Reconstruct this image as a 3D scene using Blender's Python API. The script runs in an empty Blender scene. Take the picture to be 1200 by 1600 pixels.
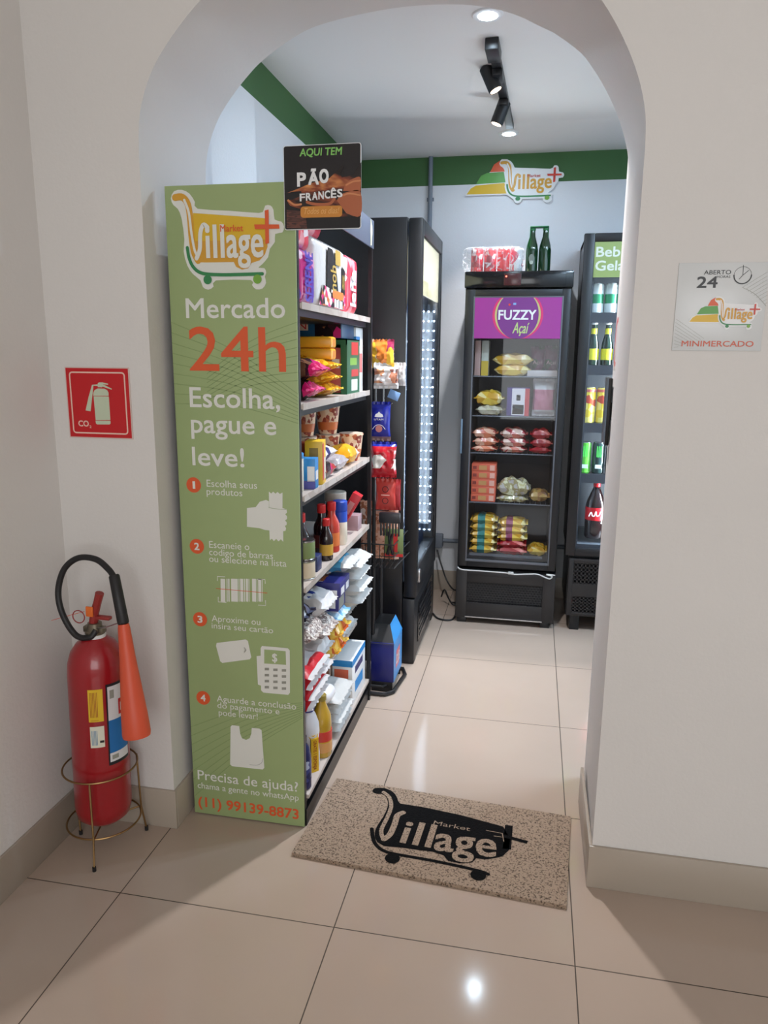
import bpy, bmesh, math, random
from mathutils import Matrix, Vector, noise
random.seed(7)
PI = math.pi
SC = bpy.context.scene
COL = SC.collection

# ------------------------------------------------------------------ camera, world, exposure
F = 1158.93
CAM = Vector((1.0359, -1.8818, 1.4357))
yaw, pitch, roll = math.radians(11.246), math.radians(11.939), math.radians(0.516)
fwd = Vector((-math.sin(yaw)*math.cos(pitch), math.cos(yaw)*math.cos(pitch), -math.sin(pitch)))
r0 = Vector((math.cos(yaw), math.sin(yaw), 0)); u0 = r0.cross(fwd)
rgt = math.cos(roll)*r0 + math.sin(roll)*u0
upv = -math.sin(roll)*r0 + math.cos(roll)*u0
cd = bpy.data.cameras.new('camera'); cam = bpy.data.objects.new('camera', cd); COL.objects.link(cam)
cd.sensor_fit = 'VERTICAL'; cd.sensor_height = 24; cd.lens = F*24/1600; cd.clip_start = .05
cam.matrix_world = Matrix(((rgt.x, upv.x, -fwd.x, CAM.x), (rgt.y, upv.y, -fwd.y, CAM.y), (rgt.z, upv.z, -fwd.z, CAM.z), (0, 0, 0, 1)))
SC.camera = cam
SC.view_settings.view_transform = 'Standard'; SC.view_settings.look = 'None'
SC.view_settings.gamma = 1; SC.view_settings.use_curve_mapping = False
SC.view_settings.exposure = 0.0
W = bpy.data.worlds.new('world'); SC.world = W; W.use_nodes = True
W.node_tree.nodes['Background'].inputs[0].default_value = (.80, .84, .9, 1)
W.node_tree.nodes['Background'].inputs[1].default_value = .25
P_DOWN, P_WIDE, P_SIDE_FILL, P_SPOT, P_HALL_FILL, P_REAR_FILL, P_COOLER = 11.8, 5, 12, 5, .5, 57, 34

def lamp(name, kind, loc, power, color, size=.1, aim=None, blend=.5, angle=60, size_y=None, spread=None):
    l = bpy.data.lights.new(name, kind); l.energy = power; l.color = color
    if kind == 'AREA':
        l.size = size
        if spread: l.spread = math.radians(spread)
        if size_y: l.shape = 'RECTANGLE'; l.size_y = size_y
        else: l.shape = 'DISK'
    elif kind == 'SPOT':
        l.shadow_soft_size = size; l.spot_size = math.radians(angle); l.spot_blend = blend
    else: l.shadow_soft_size = size
    o = bpy.data.objects.new(name, l); COL.objects.link(o); o.location = loc
    if aim is not None:
        o.rotation_euler = (Vector(aim)-Vector(loc)).to_track_quat('-Z', 'Y').to_euler()
    return o
SIDE_FILL = ((1.72, .82), (1.95, 1.15), (2.5, .95))  # added fill downlights, unseen beyond the right side of the arch
COOL = (.74, .87, 1.0); WARMW = (1, .90, .78)
lamp('downlight_lamp', 'AREA', (.827, .823, 2.512), P_DOWN, (1, .965, .96), .06, spread=102)
lamp('downlight_lamp', 'AREA', (.848, 2.16, 2.512), P_DOWN*.55, (1, .97, .97), .06, spread=80)
lamp('downlight_lamp', 'AREA', (.827, .823, 2.5115), P_WIDE, (.66, .84, 1), .06, spread=175)
lamp('downlight_lamp', 'AREA', (.848, 2.16, 2.5115), P_WIDE*.35, (.66, .84, 1), .06, spread=175)
for sx, sy in SIDE_FILL: lamp('downlight_lamp', 'AREA', (sx, sy, 2.512), P_SIDE_FILL, (.56, .78, 1), .08, spread=170)  # added fill for the shop, apart from the two visible downlights
lamp('rear_fill_light', 'AREA', (1.9, -4.33, 1.55), P_REAR_FILL, (.95, .98, 1.0), 2.6, aim=(1.9, 0, 1.5), size_y=1.9)  # unseen source added behind the camera to brighten the hall walls
for hx, hy in ((.55, -2.1), (2.1, -2.1), (.55, -3.6), (2.1, -3.6)):
    lamp('hall_fill_lamp', 'AREA', (hx, hy, 2.72), P_HALL_FILL, (1.0, .985, .96), .5)  # unseen lamps added to lift the hall light

# ------------------------------------------------------------------ pixel-to-plane helper for reading sizes off the photograph
def ray(px, py): return fwd + rgt*((px-600)/F) - upv*((py-800)/F)
def hy(px, py, Y): d = ray(px, py); t = (Y-CAM.y)/d.y; return CAM + d*t
def hx(px, py, X): d = ray(px, py); t = (X-CAM.x)/d.x; return CAM + d*t
def rect(x0, y0, x1, y1, Y):
    a, b = hy(x0, y0, Y), hy(x1, y1, Y); return a.x, b.x, b.z, a.z     # x0 x1 zbottom ztop

# ------------------------------------------------------------------ materials
def lin(c): c /= 255; return c/12.92 if c <= .04045 else ((c+.055)/1.055)**2.4
def rgb(r, g, b): return (lin(r), lin(g), lin(b), 1)
MATS = {}
def mat(name, col, rough=.5, metal=0, emit=0, ecol=None, spec=.5, bump=0, bscale=50, var=0, vscale=4, coat=0, trans=0):
    if name in MATS: return MATS[name]
    m = bpy.data.materials.new(name); m.use_nodes = True; nt = m.node_tree; b = nt.nodes['Principled BSDF']
    c = rgb(*col)
    b.inputs['Base Color'].default_value = c; b.inputs['Roughness'].default_value = rough
    b.inputs['Metallic'].default_value = metal; b.inputs['Specular IOR Level'].default_value = spec
    b.inputs['Coat Weight'].default_value = coat
    b.inputs['Transmission Weight'].default_value = trans
    if emit:
        b.inputs['Emission Color'].default_value = rgb(*(ecol or col)); b.inputs['Emission Strength'].default_value = emit
    if bump or var:
        tc = nt.nodes.new('ShaderNodeTexCoord'); n = nt.nodes.new('ShaderNodeTexNoise')
        nt.links.new(tc.outputs['Object'], n.inputs['Vector'])
        if var:
            n.inputs['Scale'].default_value = vscale; n.inputs['Detail'].default_value = 4
            r = nt.nodes.new('ShaderNodeValToRGB'); nt.links.new(n.outputs[0], r.inputs[0])
            r.color_ramp.elements[0].position = .3; r.color_ramp.elements[1].position = .7
            r.color_ramp.elements[0].color = tuple(x*(1-var) for x in c[:3])+(1,); r.color_ramp.elements[1].color = c
            nt.links.new(r.outputs[0], b.inputs['Base Color'])
        if bump:
            n2 = nt.nodes.new('ShaderNodeTexNoise'); n2.inputs['Scale'].default_value = bscale
            nt.links.new(tc.outputs['Object'], n2.inputs['Vector'])
            bp = nt.nodes.new('ShaderNodeBump'); bp.inputs['Strength'].default_value = bump; bp.inputs['Distance'].default_value = .01
            nt.links.new(n2.outputs[0], bp.inputs['Height']); nt.links.new(bp.outputs[0], b.inputs['Normal'])
    MATS[name] = m; return m

def printed(name, cols, scale=30, rough=.35, kind='voronoi', stretch=(1, 1, 1)):
    """packaging artwork: patches of a few printed colours"""
    if name in MATS: return MATS[name]
    m = bpy.data.materials.new(name); m.use_nodes = True; nt = m.node_tree; b = nt.nodes['Principled BSDF']
    b.inputs['Roughness'].default_value = rough
    tc = nt.nodes.new('ShaderNodeTexCoord'); mp = nt.nodes.new('ShaderNodeMapping'); mp.inputs['Scale'].default_value = stretch
    nt.links.new(tc.outputs['Object'], mp.inputs[0])
    if kind == 'voronoi':
        t = nt.nodes.new('ShaderNodeTexVoronoi'); t.inputs['Scale'].default_value = scale; t.inputs['Randomness'].default_value = 1
        s = nt.nodes.new('ShaderNodeSeparateColor'); nt.links.new(t.outputs['Color'], s.inputs[0]); out = s.outputs[0]
    else:
        t = nt.nodes.new('ShaderNodeTexNoise'); t.inputs['Scale'].default_value = scale; t.inputs['Detail'].default_value = 3
        mr = nt.nodes.new('ShaderNodeMapRange'); mr.inputs[1].default_value = .3; mr.inputs[2].default_value = .7
        nt.links.new(t.outputs[0], mr.inputs[0]); out = mr.outputs[0]
    nt.links.new(mp.outputs[0], t.inputs['Vector'])
    r = nt.nodes.new('ShaderNodeValToRGB'); r.color_ramp.interpolation = 'CONSTANT' if kind != 'soft' else 'LINEAR'
    n = len(cols); el = r.color_ramp.elements
    el[0].position = 0; el[0].color = rgb(*cols[0]); el[1].position = (n-1)/n if kind != 'soft' else 1; el[1].color = rgb(*cols[-1])
    for i in range(1, n-1):
        e = el.new(i/n if kind != 'soft' else i/(n-1)); e.color = rgb(*cols[i])
    nt.links.new(out, r.inputs[0]); nt.links.new(r.outputs[0], b.inputs['Base Color'])
    MATS[name] = m; return m

def thin_glass(name, tint=(1, 1, 1), refl=.9, gloss_rough=.02):
    if name in MATS: return MATS[name]
    m = bpy.data.materials.new(name); m.use_nodes = True; nt = m.node_tree
    for n in list(nt.nodes): nt.nodes.remove(n)
    o = nt.nodes.new('ShaderNodeOutputMaterial'); mx = nt.nodes.new('ShaderNodeMixShader')
    t = nt.nodes.new('ShaderNodeBsdfTransparent'); g = nt.nodes.new('ShaderNodeBsdfGlossy'); f = nt.nodes.new('ShaderNodeFresnel')
    t.inputs[0].default_value = (*tint, 1); g.inputs['Color'].default_value = (refl, refl, refl, 1); g.inputs['Roughness'].default_value = gloss_rough
    gm = nt.nodes.new('ShaderNodeNewGeometry'); mr = nt.nodes.new('ShaderNodeMapRange'); mr.inputs[3].default_value = 1.33; mr.inputs[4].default_value = 1/1.33
    nt.links.new(gm.outputs['Backfacing'], mr.inputs[0]); nt.links.new(mr.outputs[0], f.inputs[0])
    nt.links.new(f.outputs[0], mx.inputs[0]); nt.links.new(t.outputs[0], mx.inputs[1]); nt.links.new(g.outputs[0], mx.inputs[2])
    nt.links.new(mx.outputs[0], o.inputs[0]); MATS[name] = m; return m

def tile_material():
    m = bpy.data.materials.new('floor_tile'); m.use_nodes = True; nt = m.node_tree; b = nt.nodes['Principled BSDF']
    tc = nt.nodes.new('ShaderNodeTexCoord'); mp = nt.nodes.new('ShaderNodeMapping'); nt.links.new(tc.outputs['Object'], mp.inputs[0])
    mp.inputs['Location'].default_value = (6.0, .297+6, 0)
    br = nt.nodes.new('ShaderNodeTexBrick'); br.offset = 0; br.squash = 1
    br.inputs['Scale'].default_value = 1; br.inputs['Brick Width'].default_value = .6; br.inputs['Row Height'].default_value = .6
    br.inputs['Mortar Size'].default_value = .0016; br.inputs['Mortar Smooth'].default_value = .1; br.inputs['Bias'].default_value = -.5
    br.inputs['Color1'].default_value = rgb(182, 163, 148); br.inputs['Color2'].default_value = rgb(180, 161, 146); br.inputs['Mortar'].default_value = rgb(70, 58, 48)
    nt.links.new(mp.outputs[0], br.inputs['Vector'])
    n = nt.nodes.new('ShaderNodeTexNoise'); n.inputs['Scale'].default_value = 2.3; n.inputs['Detail'].default_value = 3
    nt.links.new(tc.outputs['Object'], n.inputs['Vector'])
    mr = nt.nodes.new('ShaderNodeMapRange'); mr.inputs[1].default_value = .3; mr.inputs[2].default_value = .7; mr.inputs[3].default_value = .94; mr.inputs[4].default_value = 1.0
    nt.links.new(n.outputs[0], mr.inputs[0])
    mx = nt.nodes.new('ShaderNodeVectorMath'); mx.operation = 'SCALE'
    nt.links.new(br.outputs[0], mx.inputs[0]); nt.links.new(mr.outputs[0], mx.inputs['Scale']); nt.links.new(mx.outputs[0], b.inputs['Base Color'])
    r2 = nt.nodes.new('ShaderNodeMapRange'); r2.inputs[3].default_value = .10; r2.inputs[4].default_value = .6
    nt.links.new(br.outputs['Fac'], r2.inputs[0]); nt.links.new(r2.outputs[0], b.inputs['Roughness'])
    b.inputs['Specular IOR Level'].default_value = .45
    bp = nt.nodes.new('ShaderNodeBump'); bp.invert = True; bp.inputs['Strength'].default_value = .3; bp.inputs['Distance'].default_value = .002
    nt.links.new(br.outputs['Fac'], bp.inputs['Height']); nt.links.new(bp.outputs[0], b.inputs['Normal'])
    return m

def mat_pile():
    m = bpy.data.materials.new('looped_vinyl'); m.use_nodes = True; nt = m.node_tree; b = nt.nodes['Principled BSDF']
    tc = nt.nodes.new('ShaderNodeTexCoord'); v = nt.nodes.new('ShaderNodeTexVoronoi'); v.feature = 'DISTANCE_TO_EDGE'; v.inputs['Scale'].default_value = 120
    n = nt.nodes.new('ShaderNodeTexNoise'); n.inputs['Scale'].default_value = 210; n.inputs['Detail'].default_value = 2
    nt.links.new(tc.outputs['Object'], v.inputs['Vector']); nt.links.new(tc.outputs['Object'], n.inputs['Vector'])
    r = nt.nodes.new('ShaderNodeValToRGB'); nt.links.new(n.outputs[0], r.inputs[0])
    r.color_ramp.elements[0].position = .34; r.color_ramp.elements[0].color = rgb(78, 62, 48)
    r.color_ramp.elements[1].position = .50; r.color_ramp.elements[1].color = rgb(160, 138, 118)
    nt.links.new(r.outputs[0], b.inputs['Base Color']); b.inputs['Roughness'].default_value = .8
    bp = nt.nodes.new('ShaderNodeBump'); bp.inputs['Strength'].default_value = .8; bp.inputs['Distance'].default_value = .004
    nt.links.new(n.outputs[0], bp.inputs['Height']); nt.links.new(bp.outputs[0], b.inputs['Normal'])
    return m

WALL = mat('white_wall_paint', (222, 218, 214), .75, bump=.08, bscale=90, var=.03, vscale=2)
WALLIN = mat('white_room_paint', (225, 227, 231), .7, bump=.08, bscale=90)
CEIL = mat('ceiling_paint', (240, 236, 233), .8)
GREENP = mat('green_stripe_paint', (60, 102, 54), .6)
SKIRT = mat('skirting_tile', (176, 164, 150), .25, var=.06, vscale=3)
TILE = tile_material()
BLACK = mat('black_plastic', (24, 24, 27), .38)
BLACKM = mat('black_painted_steel', (20, 20, 23), .32, var=.2, vscale=6)
BLACKG = mat('black_gloss_panel', (16, 16, 19), .14)
DARKIN = mat('dark_liner', (52, 54, 62), .5)
WHITE = mat('white_plastic', (235, 235, 235), .4)
OFFW = mat('white_print', (226, 226, 218), .55)
GREY = mat('grey_plastic', (120, 124, 130), .5)
STEEL = mat('steel', (190, 190, 192), .25, metal=1)
BRASS = mat('brass_wire', (150, 120, 80), .35, metal=1)
GLASS = thin_glass('door_glass', (.93, .95, .97))
def C(name, r, g, b, rough=.4, **k): return mat(name, (r, g, b), rough, **k)

# ------------------------------------------------------------------ mesh builder
def T(x=0, y=0, z=0): return Matrix.Translation((x, y, z))
def RX(a): return Matrix.Rotation(math.radians(a), 4, 'X')
def RY(a): return Matrix.Rotation(math.radians(a), 4, 'Y')
def RZ(a): return Matrix.Rotation(math.radians(a), 4, 'Z')
WALLM = RX(90)           # 2D drawing (x, y) -> wall facing -y: (x, 0, y)
def smooth_path(pts, sub=6, closed=False):
    pts = [Vector(p) for p in pts]; n = len(pts); out = []
    for i in range(n if closed else n-1):
        if closed: p0, p1, p2, p3 = pts[(i-1) % n], pts[i], pts[(i+1) % n], pts[(i+2) % n]
        else: p0, p1, p2, p3 = pts[max(i-1, 0)], pts[i], pts[i+1], pts[min(i+2, n-1)]
        for k in range(sub):
            t = k/sub
            out.append(.5*((2*p1)+(-p0+p2)*t+(2*p0-5*p1+4*p2-p3)*t*t+(-p0+3*p1-3*p2+p3)*t**3))
    if not closed: out.append(pts[-1])
    return out
FONTCACHE = {}
def text_geo(s, weight=0, shear=0):
    k = (s, weight, shear)
    if k in FONTCACHE: return FONTCACHE[k]
    c = bpy.data.curves.new('lettering_curve', 'FONT'); c.body = s; c.size = 1; c.resolution_u = 3; c.offset = weight; c.shear = shear
    o = bpy.data.objects.new('lettering_curve', c)
    me = bpy.data.meshes.new_from_object(o)
    g = ([v.co.copy() for v in me.vertices], [tuple(p.vertices) for p in me.polygons])
    bpy.data.objects.remove(o); bpy.data.meshes.remove(me); bpy.data.curves.remove(c)
    FONTCACHE[k] = g; return g
class MB:
    def __init__(s): s.v = []; s.f = []; s.mi = []; s.m = []; s.M = Matrix.Identity(4)
    def _m(s, m):
        if m not in s.m: s.m.append(m)
        return s.m.index(m)
    def add(s, vs, fs, m, X=None):
        b = len(s.v); Mx = s.M if X is None else s.M @ X
        s.v += [Mx @ Vector(p) for p in vs]
        s.f += [tuple(b+i for i in f) for f in fs]
        if isinstance(m, list): s.mi += [s._m(q) for q in m]
        else: s.mi += [s._m(m)]*len(fs)
        return s
    def box(s, x0, x1, y0, y1, z0, z1, m, bev=0, X=None, seg=2):
        if bev <= 0:
            vs = [(x, y, z) for z in (z0, z1) for y in (y0, y1) for x in (x0, x1)]
            return s.add(vs, [(0, 2, 3, 1), (4, 5, 7, 6), (0, 1, 5, 4), (2, 6, 7, 3), (0, 4, 6, 2), (1, 3, 7, 5)], m, X)
        bm = bmesh.new(); bmesh.ops.create_cube(bm, size=1)
        for v in bm.verts: v.co = Vector(((x0+x1)/2+v.co.x*(x1-x0), (y0+y1)/2+v.co.y*(y1-y0), (z0+z1)/2+v.co.z*(z1-z0)))
        bmesh.ops.bevel(bm, geom=bm.edges[:], offset=min(bev, .48*min(abs(x1-x0), abs(y1-y0), abs(z1-z0))), segments=seg, affect='EDGES', profile=.5)
        bm.verts.index_update()
        s.add([v.co.copy() for v in bm.verts], [tuple(v.index for v in f.verts) for f in bm.faces], m, X); bm.free(); return s
    def tube(s, pts, r, m, n=8, closed=False, X=None, caps=True):
        pts = [Vector(p) for p in pts]; N = len(pts); vs = []; prev = None
        rr = r if isinstance(r, (list, tuple)) else [r]*N
        for i, p in enumerate(pts):
            if closed: d = pts[(i+1) % N]-pts[i-1]
            else: d = pts[min(i+1, N-1)]-pts[max(i-1, 0)]
            d.normalize()
            if prev is None:
                a = Vector((0, 0, 1)) if abs(d.z) < .9 else Vector((1, 0, 0)); nrm = d.cross(a).normalized()
            else: nrm = (prev-d*prev.dot(d)).normalized()
            prev = nrm; b = d.cross(nrm)
            for k in range(n):
                t = 2*PI*k/n; vs.append(p+(nrm*math.cos(t)+b*math.sin(t))*rr[i])
        fs = []
        for i in range(N if closed else N-1):
            j = (i+1) % N
            for k in range(n): fs.append((i*n+k, i*n+(k+1) % n, j*n+(k+1) % n, j*n+k))
        if not closed and caps: fs += [tuple(range(n))[::-1], tuple((N-1)*n+k for k in range(n))]
        return s.add(vs, fs, m, X)
    def cyl(s, p0, p1, r, m, n=16, r1=None, X=None): return s.tube([p0, p1], [r, r if r1 is None else r1], m, n, X=X)
    def lathe(s, prof, m, n=20, X=None, mats=None):
        """prof [(r, z)], bottom to top"""
        vs = []; fs = []; ms = []
        for r, z in prof:
            for k in range(n): t = 2*PI*k/n; vs.append((r*math.cos(t), r*math.sin(t), z))
        for i in range(len(prof)-1):
            for k in range(n):
                fs.append((i*n+k, i*n+(k+1) % n, (i+1)*n+(k+1) % n, (i+1)*n+k)); ms.append(mats[i] if mats else m)
        fs.append(tuple(range(n))[::-1]); ms.append(mats[0] if mats else m)
        fs.append(tuple((len(prof)-1)*n+k for k in range(n))); ms.append(mats[-1] if mats else m)
        return s.add(vs, fs, ms, X)
    def poly(s, pts, m, th=0, X=None):
        """flat outline in local XY; th extrudes it along -Z"""
        n = len(pts); pts = [(p[0], p[1]) for p in pts]
        a = sum(pts[i][0]*pts[(i+1) % n][1]-pts[(i+1) % n][0]*pts[i][1] for i in range(n))
        if a < 0: pts = pts[::-1]
        vs = [(x, y, 0) for x, y in pts]; fs = [tuple(range(n))]
        if th:
            vs += [(x, y, -th) for x, y in pts]; fs.append(tuple(range(n, 2*n))[::-1])
            fs += [(i, n+i, n+(i+1) % n, (i+1) % n) for i in range(n)]
        return s.add(vs, fs, m, X)
    def stroke(s, pts, w, m, X=None, sub=6, closed=False, taper=None, rnd=True):
        pts = smooth_path([(p[0], p[1], 0) for p in pts], sub, closed) if sub > 1 else [Vector((p[0], p[1], 0)) for p in pts]
        N = len(pts); vs = []
        for i, p in enumerate(pts):
            d = (pts[(i+1) % N]-pts[i-1]) if closed else pts[min(i+1, N-1)]-pts[max(i-1, 0)]
            d.normalize(); nn = Vector((-d.y, d.x, 0)); h = w/2*(taper(i/(N-1)) if taper else 1)
            vs += [p+nn*h, p-nn*h]
        fs = [(2*i+1, (2*i+3) % (2*N), (2*i+2) % (2*N), 2*i) for i in range(N if closed else N-1)]   # wound to face +Z
        s.add(vs, fs, m, X)
        if rnd and not closed and not taper:
            Y = X or Matrix.Identity(4); sc = abs(Y.to_scale().z) or 1
            for p in (pts[0], pts[-1]): s.disc(p.x, p.y, w/2, m, X=Y @ T(0, 0, .00007/sc), n=14)
        return s
    def disc(s, x, y, r, m, X=None, n=24): return s.poly([(x+r*math.cos(2*PI*k/n), y+r*math.sin(2*PI*k/n)) for k in range(n)], m, X=X)
    def rrect(s, x0, y0, x1, y1, r, m, X=None, th=0):
        p = []
        for cx, cy, a in ((x1-r, y1-r, 0), (x0+r, y1-r, 90), (x0+r, y0+r, 180), (x1-r, y0+r, 270)):
            for k in range(5): t = math.radians(a+k*22.5); p.append((cx+r*math.cos(t), cy+r*math.sin(t)))
        return s.poly(p, m, th, X)
    def text(s, t, x0, x1, yb, yc, m, weight=0, X=None, shear=0, capref='H'):
        """lettering fitted between x0..x1 with baseline yb and capital height up to yc"""
        if weight > 0:
            d = weight*(yc-yb)/.7*.62; X = X or Matrix.Identity(4); sc = abs((s.M @ X).to_scale().z) or 1
            for k, (ax, ay) in enumerate(((-d, -d), (d, -d), (d, d), (-d, d))):
                s.text(t, x0+d+ax, x1-d+ax, yb+d+ay, yc-d+ay, m, 0, X @ T(0, 0, k*7e-5/sc), shear, capref)
            return s
        vs, fs = text_geo(t, weight, shear)
        mn = min(v.x for v in vs); mx = max(v.x for v in vs); ch = max(v.y for v in text_geo(capref, weight)[0])
        sx = (x1-x0)/(mx-mn); sy = (yc-yb)/ch
        return s.add([(x0+(v.x-mn)*sx, yb+v.y*sy, 0) for v in vs], fs, m, X)
    def pillow(s, w, h, d, bands, X=None, crimp=.012, seed=0, nx=14, nz=18, wr=.12, soft=.5):
        """filled film bag: x across, z up from 0, thickness along y; bands [(v0, v1, material)]"""
        vs = []; fs = []; ms = []
        c = min(crimp/h, .2)
        for side in (-1, 1):
            for j in range(nz+1):
                v = j/nz
                vv = max(0, min(1, (v-c)/(1-2*c)))
                prof = math.sqrt(max(0, 1-(2*vv-1)**2))**.7
                for i in range(nx+1):
                    u = i/nx; q = math.sqrt(max(0, 1-(2*u-1)**2))**soft
                    x = (u-.5)*w*(1-.07*math.sin(PI*vv)); z = v*h
                    y = side*(d/2*prof*q)
                    nn = noise.noise(Vector((u*5+seed*3.1, v*6+seed, side*2.0)))
                    y += side*nn*wr*d*prof*q
                    if vv <= 0 or vv >= 1: y = side*.0004+.003*math.sin(i*1.9+seed); z += (.004 if i % 2 else 0)*(1 if vv >= 1 and j == nz else 0)
                    x += .03*w*noise.noise(Vector((v*4+seed*7, side, 0)))*(1 if side else 1)*(0 if False else 1)
                    vs.append((x, y, z))
        def idx(sd, j, i): return sd*(nz+1)*(nx+1)+j*(nx+1)+i
        def mt(v):
            for a, b, mm in bands:
                if a <= v < b: return mm
            return bands[-1][2]
        for sd in (0, 1):
            for j in range(nz):
                for i in range(nx):
                    q = (idx(sd, j, i), idx(sd, j, i+1), idx(sd, j+1, i+1), idx(sd, j+1, i))
                    fs.append(q if sd == 0 else q[::-1]); ms.append(mt((j+.5)/nz))
        for j in range(nz):
            fs.append((idx(0, j, 0), idx(0, j+1, 0), idx(1, j+1, 0), idx(1, j, 0))); ms.append(mt((j+.5)/nz))
            fs.append((idx(0, j, nx), idx(1, j, nx), idx(1, j+1, nx), idx(0, j+1, nx))); ms.append(mt((j+.5)/nz))
        return s.add(vs, fs, ms, X)
    def build(s, name, parent=None, loc=(0, 0, 0), rz=0, label=None, cat=None, group=None, kind=None, rot=None, flat=False):
        me = bpy.data.meshes.new(name); me.from_pydata([tuple(v) for v in s.v], [], s.f); me.update()
        for m in s.m: me.materials.append(m)
        me.polygons.foreach_set('material_index', s.mi)
        if not flat:
            me.polygons.foreach_set('use_smooth', [True]*len(me.polygons)); me.set_sharp_from_angle(angle=math.radians(35))
        o = bpy.data.objects.new(name, me); COL.objects.link(o); o.location = loc
        o.rotation_euler = rot or (0, 0, math.radians(rz))
        if parent: o.parent = parent
        tag(o, label, cat, group, kind); return o
def tag(o, label=None, cat=None, group=None, kind=None):
    if label: o['label'] = label
    if cat: o['category'] = cat
    if group: o['group'] = group
    if kind: o['kind'] = kind
    return o
def thing(name, label, cat, loc=(0, 0, 0), rz=0, group=None):
    o = bpy.data.objects.new(name, None); COL.objects.link(o); o.location = loc; o.rotation_euler = (0, 0, math.radians(rz))
    o.empty_display_size = .05; return tag(o, label, cat, group)
def copy_tree(o, parent=None):
    c = o.copy(); COL.objects.link(c); c.parent = parent
    for ch in list(o.children): copy_tree(ch, c)
    return c

# ------------------------------------------------------------------ the setting
XL, YB, ZC, XR, HC = -.045, 2.56, 2.523, 2.9, 2.78
arch = [(.014, 1.93), (.018, 2.0), (.032, 2.06), (.065, 2.13), (.115, 2.193), (.165, 2.243), (.207, 2.277), (.28, 2.32), (.369, 2.356), (.52, 2.38),
        (.67, 2.388), (.827, 2.376), (.96, 2.335), (1.088, 2.255), (1.14, 2.2), (1.189, 2.125), (1.227, 2.045), (1.248, 1.97), (1.253, 1.9)]
arc = [(p.x, p.y) for p in smooth_path([(x, z, 0) for x, z in arch], 4)]
out = [(-.45, 0), (.014, 0)]+arc+[(1.253, 0), (3.2, 0), (3.2, HC), (-.45, HC)]
m = MB()     # wall with the arched opening, the right jamb opens 9 mm towards the shop
n = len(out); fr = [(x, 0, z) for x, z in out]
bk = [(x+(.009 if 1.0 < x < 1.3 else 0), .4, z) for x, z in out]
m.add(fr+bk, [tuple(range(n)), tuple(range(n, 2*n))[::-1]]+[(i, n+i, n+(i+1) % n, (i+1) % n) for i in range(n)], WALL)
m.build('wall_arch', kind='structure')
MB().box(-.45, 3.2, -4.4, 2.7, -.06, 0, TILE).build('floor', kind='structure')
MB().box(-.45, -.293, -4.4, 0, 0, HC, WALL).build('wall_left', kind='structure')
MB().box(3.2, 3.3, -4.4, 2.7, 0, HC, WALL).build('wall_hall_right', kind='structure')
MB().box(-.45, 3.3, -4.5, -4.4, 0, HC, WALL).build('wall_hall_rear', kind='structure')
MB().box(.5, 3.18, -4.399, -4.37, .55, 2.55, WHITE).box(.55, 3.15, -4.369, -4.36, .6, 2.5, mat('added_window_pane', (240, 244, 250), .3)).build('added_window_1', kind='structure')  # unseen window added to go with the rear fill light
MB().box(-.45, 3.3, -4.5, .4, HC, HC+.06, CEIL).build('ceiling_hall', kind='structure')
def striped(name, pts):
    a, b = pts; m = MB()
    for z0, z1, mt in ((0, 2.373, WALLIN), (2.373, ZC, GREENP)): m.box(a[0], b[0], a[1], b[1], z0, z1, mt)
    m.build(name, kind='structure')
striped('wall_shop_left', ((XL-.1, .4), (XL, YB)))
striped('wall_back', ((XL-.1, YB), (XR+.1, YB+.1)))
striped('wall_shop_right', ((XR, .4), (XR+.1, YB)))
MB().box(1.272, XR, .4, .56, 0, ZC, WALL).build('wall_right_stub', kind='structure')
MB().box(XL-.1, XR+.1, .4, YB+.1, ZC, ZC+.06, CEIL).build('ceiling', kind='structure')
B = .127
def skirt(name, x0, x1, y0, y1): MB().box(x0, x1, y0, y1, 0, B, SKIRT, .0015).build(name, kind='structure')
skirt('baseboard_left', -.293, -.284, -4.4, -.009)
skirt('baseboard_front_left', -.293, .022, -.009, 0)
skirt('baseboard_jamb_left', .014, .023, 0, .4)
skirt('baseboard_front_right', 1.244, 3.2, -.009, 0)
skirt('baseboard_jamb_right', 1.244, 1.2535, 0, .4)
skirt('baseboard_back', XL, XR, YB-.009, YB)
skirt('baseboard_shop_left', XL, XL+.009, .4, YB)

# ------------------------------------------------------------------ ceiling lights
LED = mat('led_emitter', (235, 245, 255), .5, emit=30, ecol=(225, 240, 255))
LEDW = mat('warm_led_emitter', (255, 235, 205), .5, emit=5, ecol=(255, 225, 190))
for (x, y, lab) in ((.827, .823, 'round recessed ceiling downlight nearest the arch'), (.848, 2.16, 'round recessed ceiling downlight near the back wall')):
    t = thing('ceiling_downlight', lab, 'ceiling light', (x, y, ZC), group='recessed downlights in the shop ceiling')
    MB().lathe([(.048, -.006), (.05, -.004), (.05, 0)], WHITE, 32).build('trim_ring', t)
    MB().lathe([(.026, -.0085), (.031, -.0075), (.031, -.006)], LED, 24).build('lamp_lens', t)
for k, (x, y) in enumerate(SIDE_FILL):
    t = thing('ceiling_downlight', 'added unseen round recessed fill downlight right of the arch, %s' % ('front one by the stub wall', 'above the drinks cooler side', 'farthest right')[k], 'ceiling light', (x, y, ZC), group='recessed downlights in the shop ceiling')
    MB().lathe([(.048, -.006), (.05, -.004), (.05, 0)], WHITE, 32).build('trim_ring', t)
t = thing('track_light', 'black ceiling track with two adjustable cylinder spotlights', 'track light', (0, 0, 0))
a, b = Vector((.831, 1.02, ZC)), Vector((.859, 2.02, ZC)); d = (b-a).normalized(); ang = math.degrees(math.atan2(d.x, d.y))
MB().box(-.018, .018, 0, (b-a).length, -.022, 0, BLACK, .002, X=T(*a) @ RZ(-ang)).build('rail', t)
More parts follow.
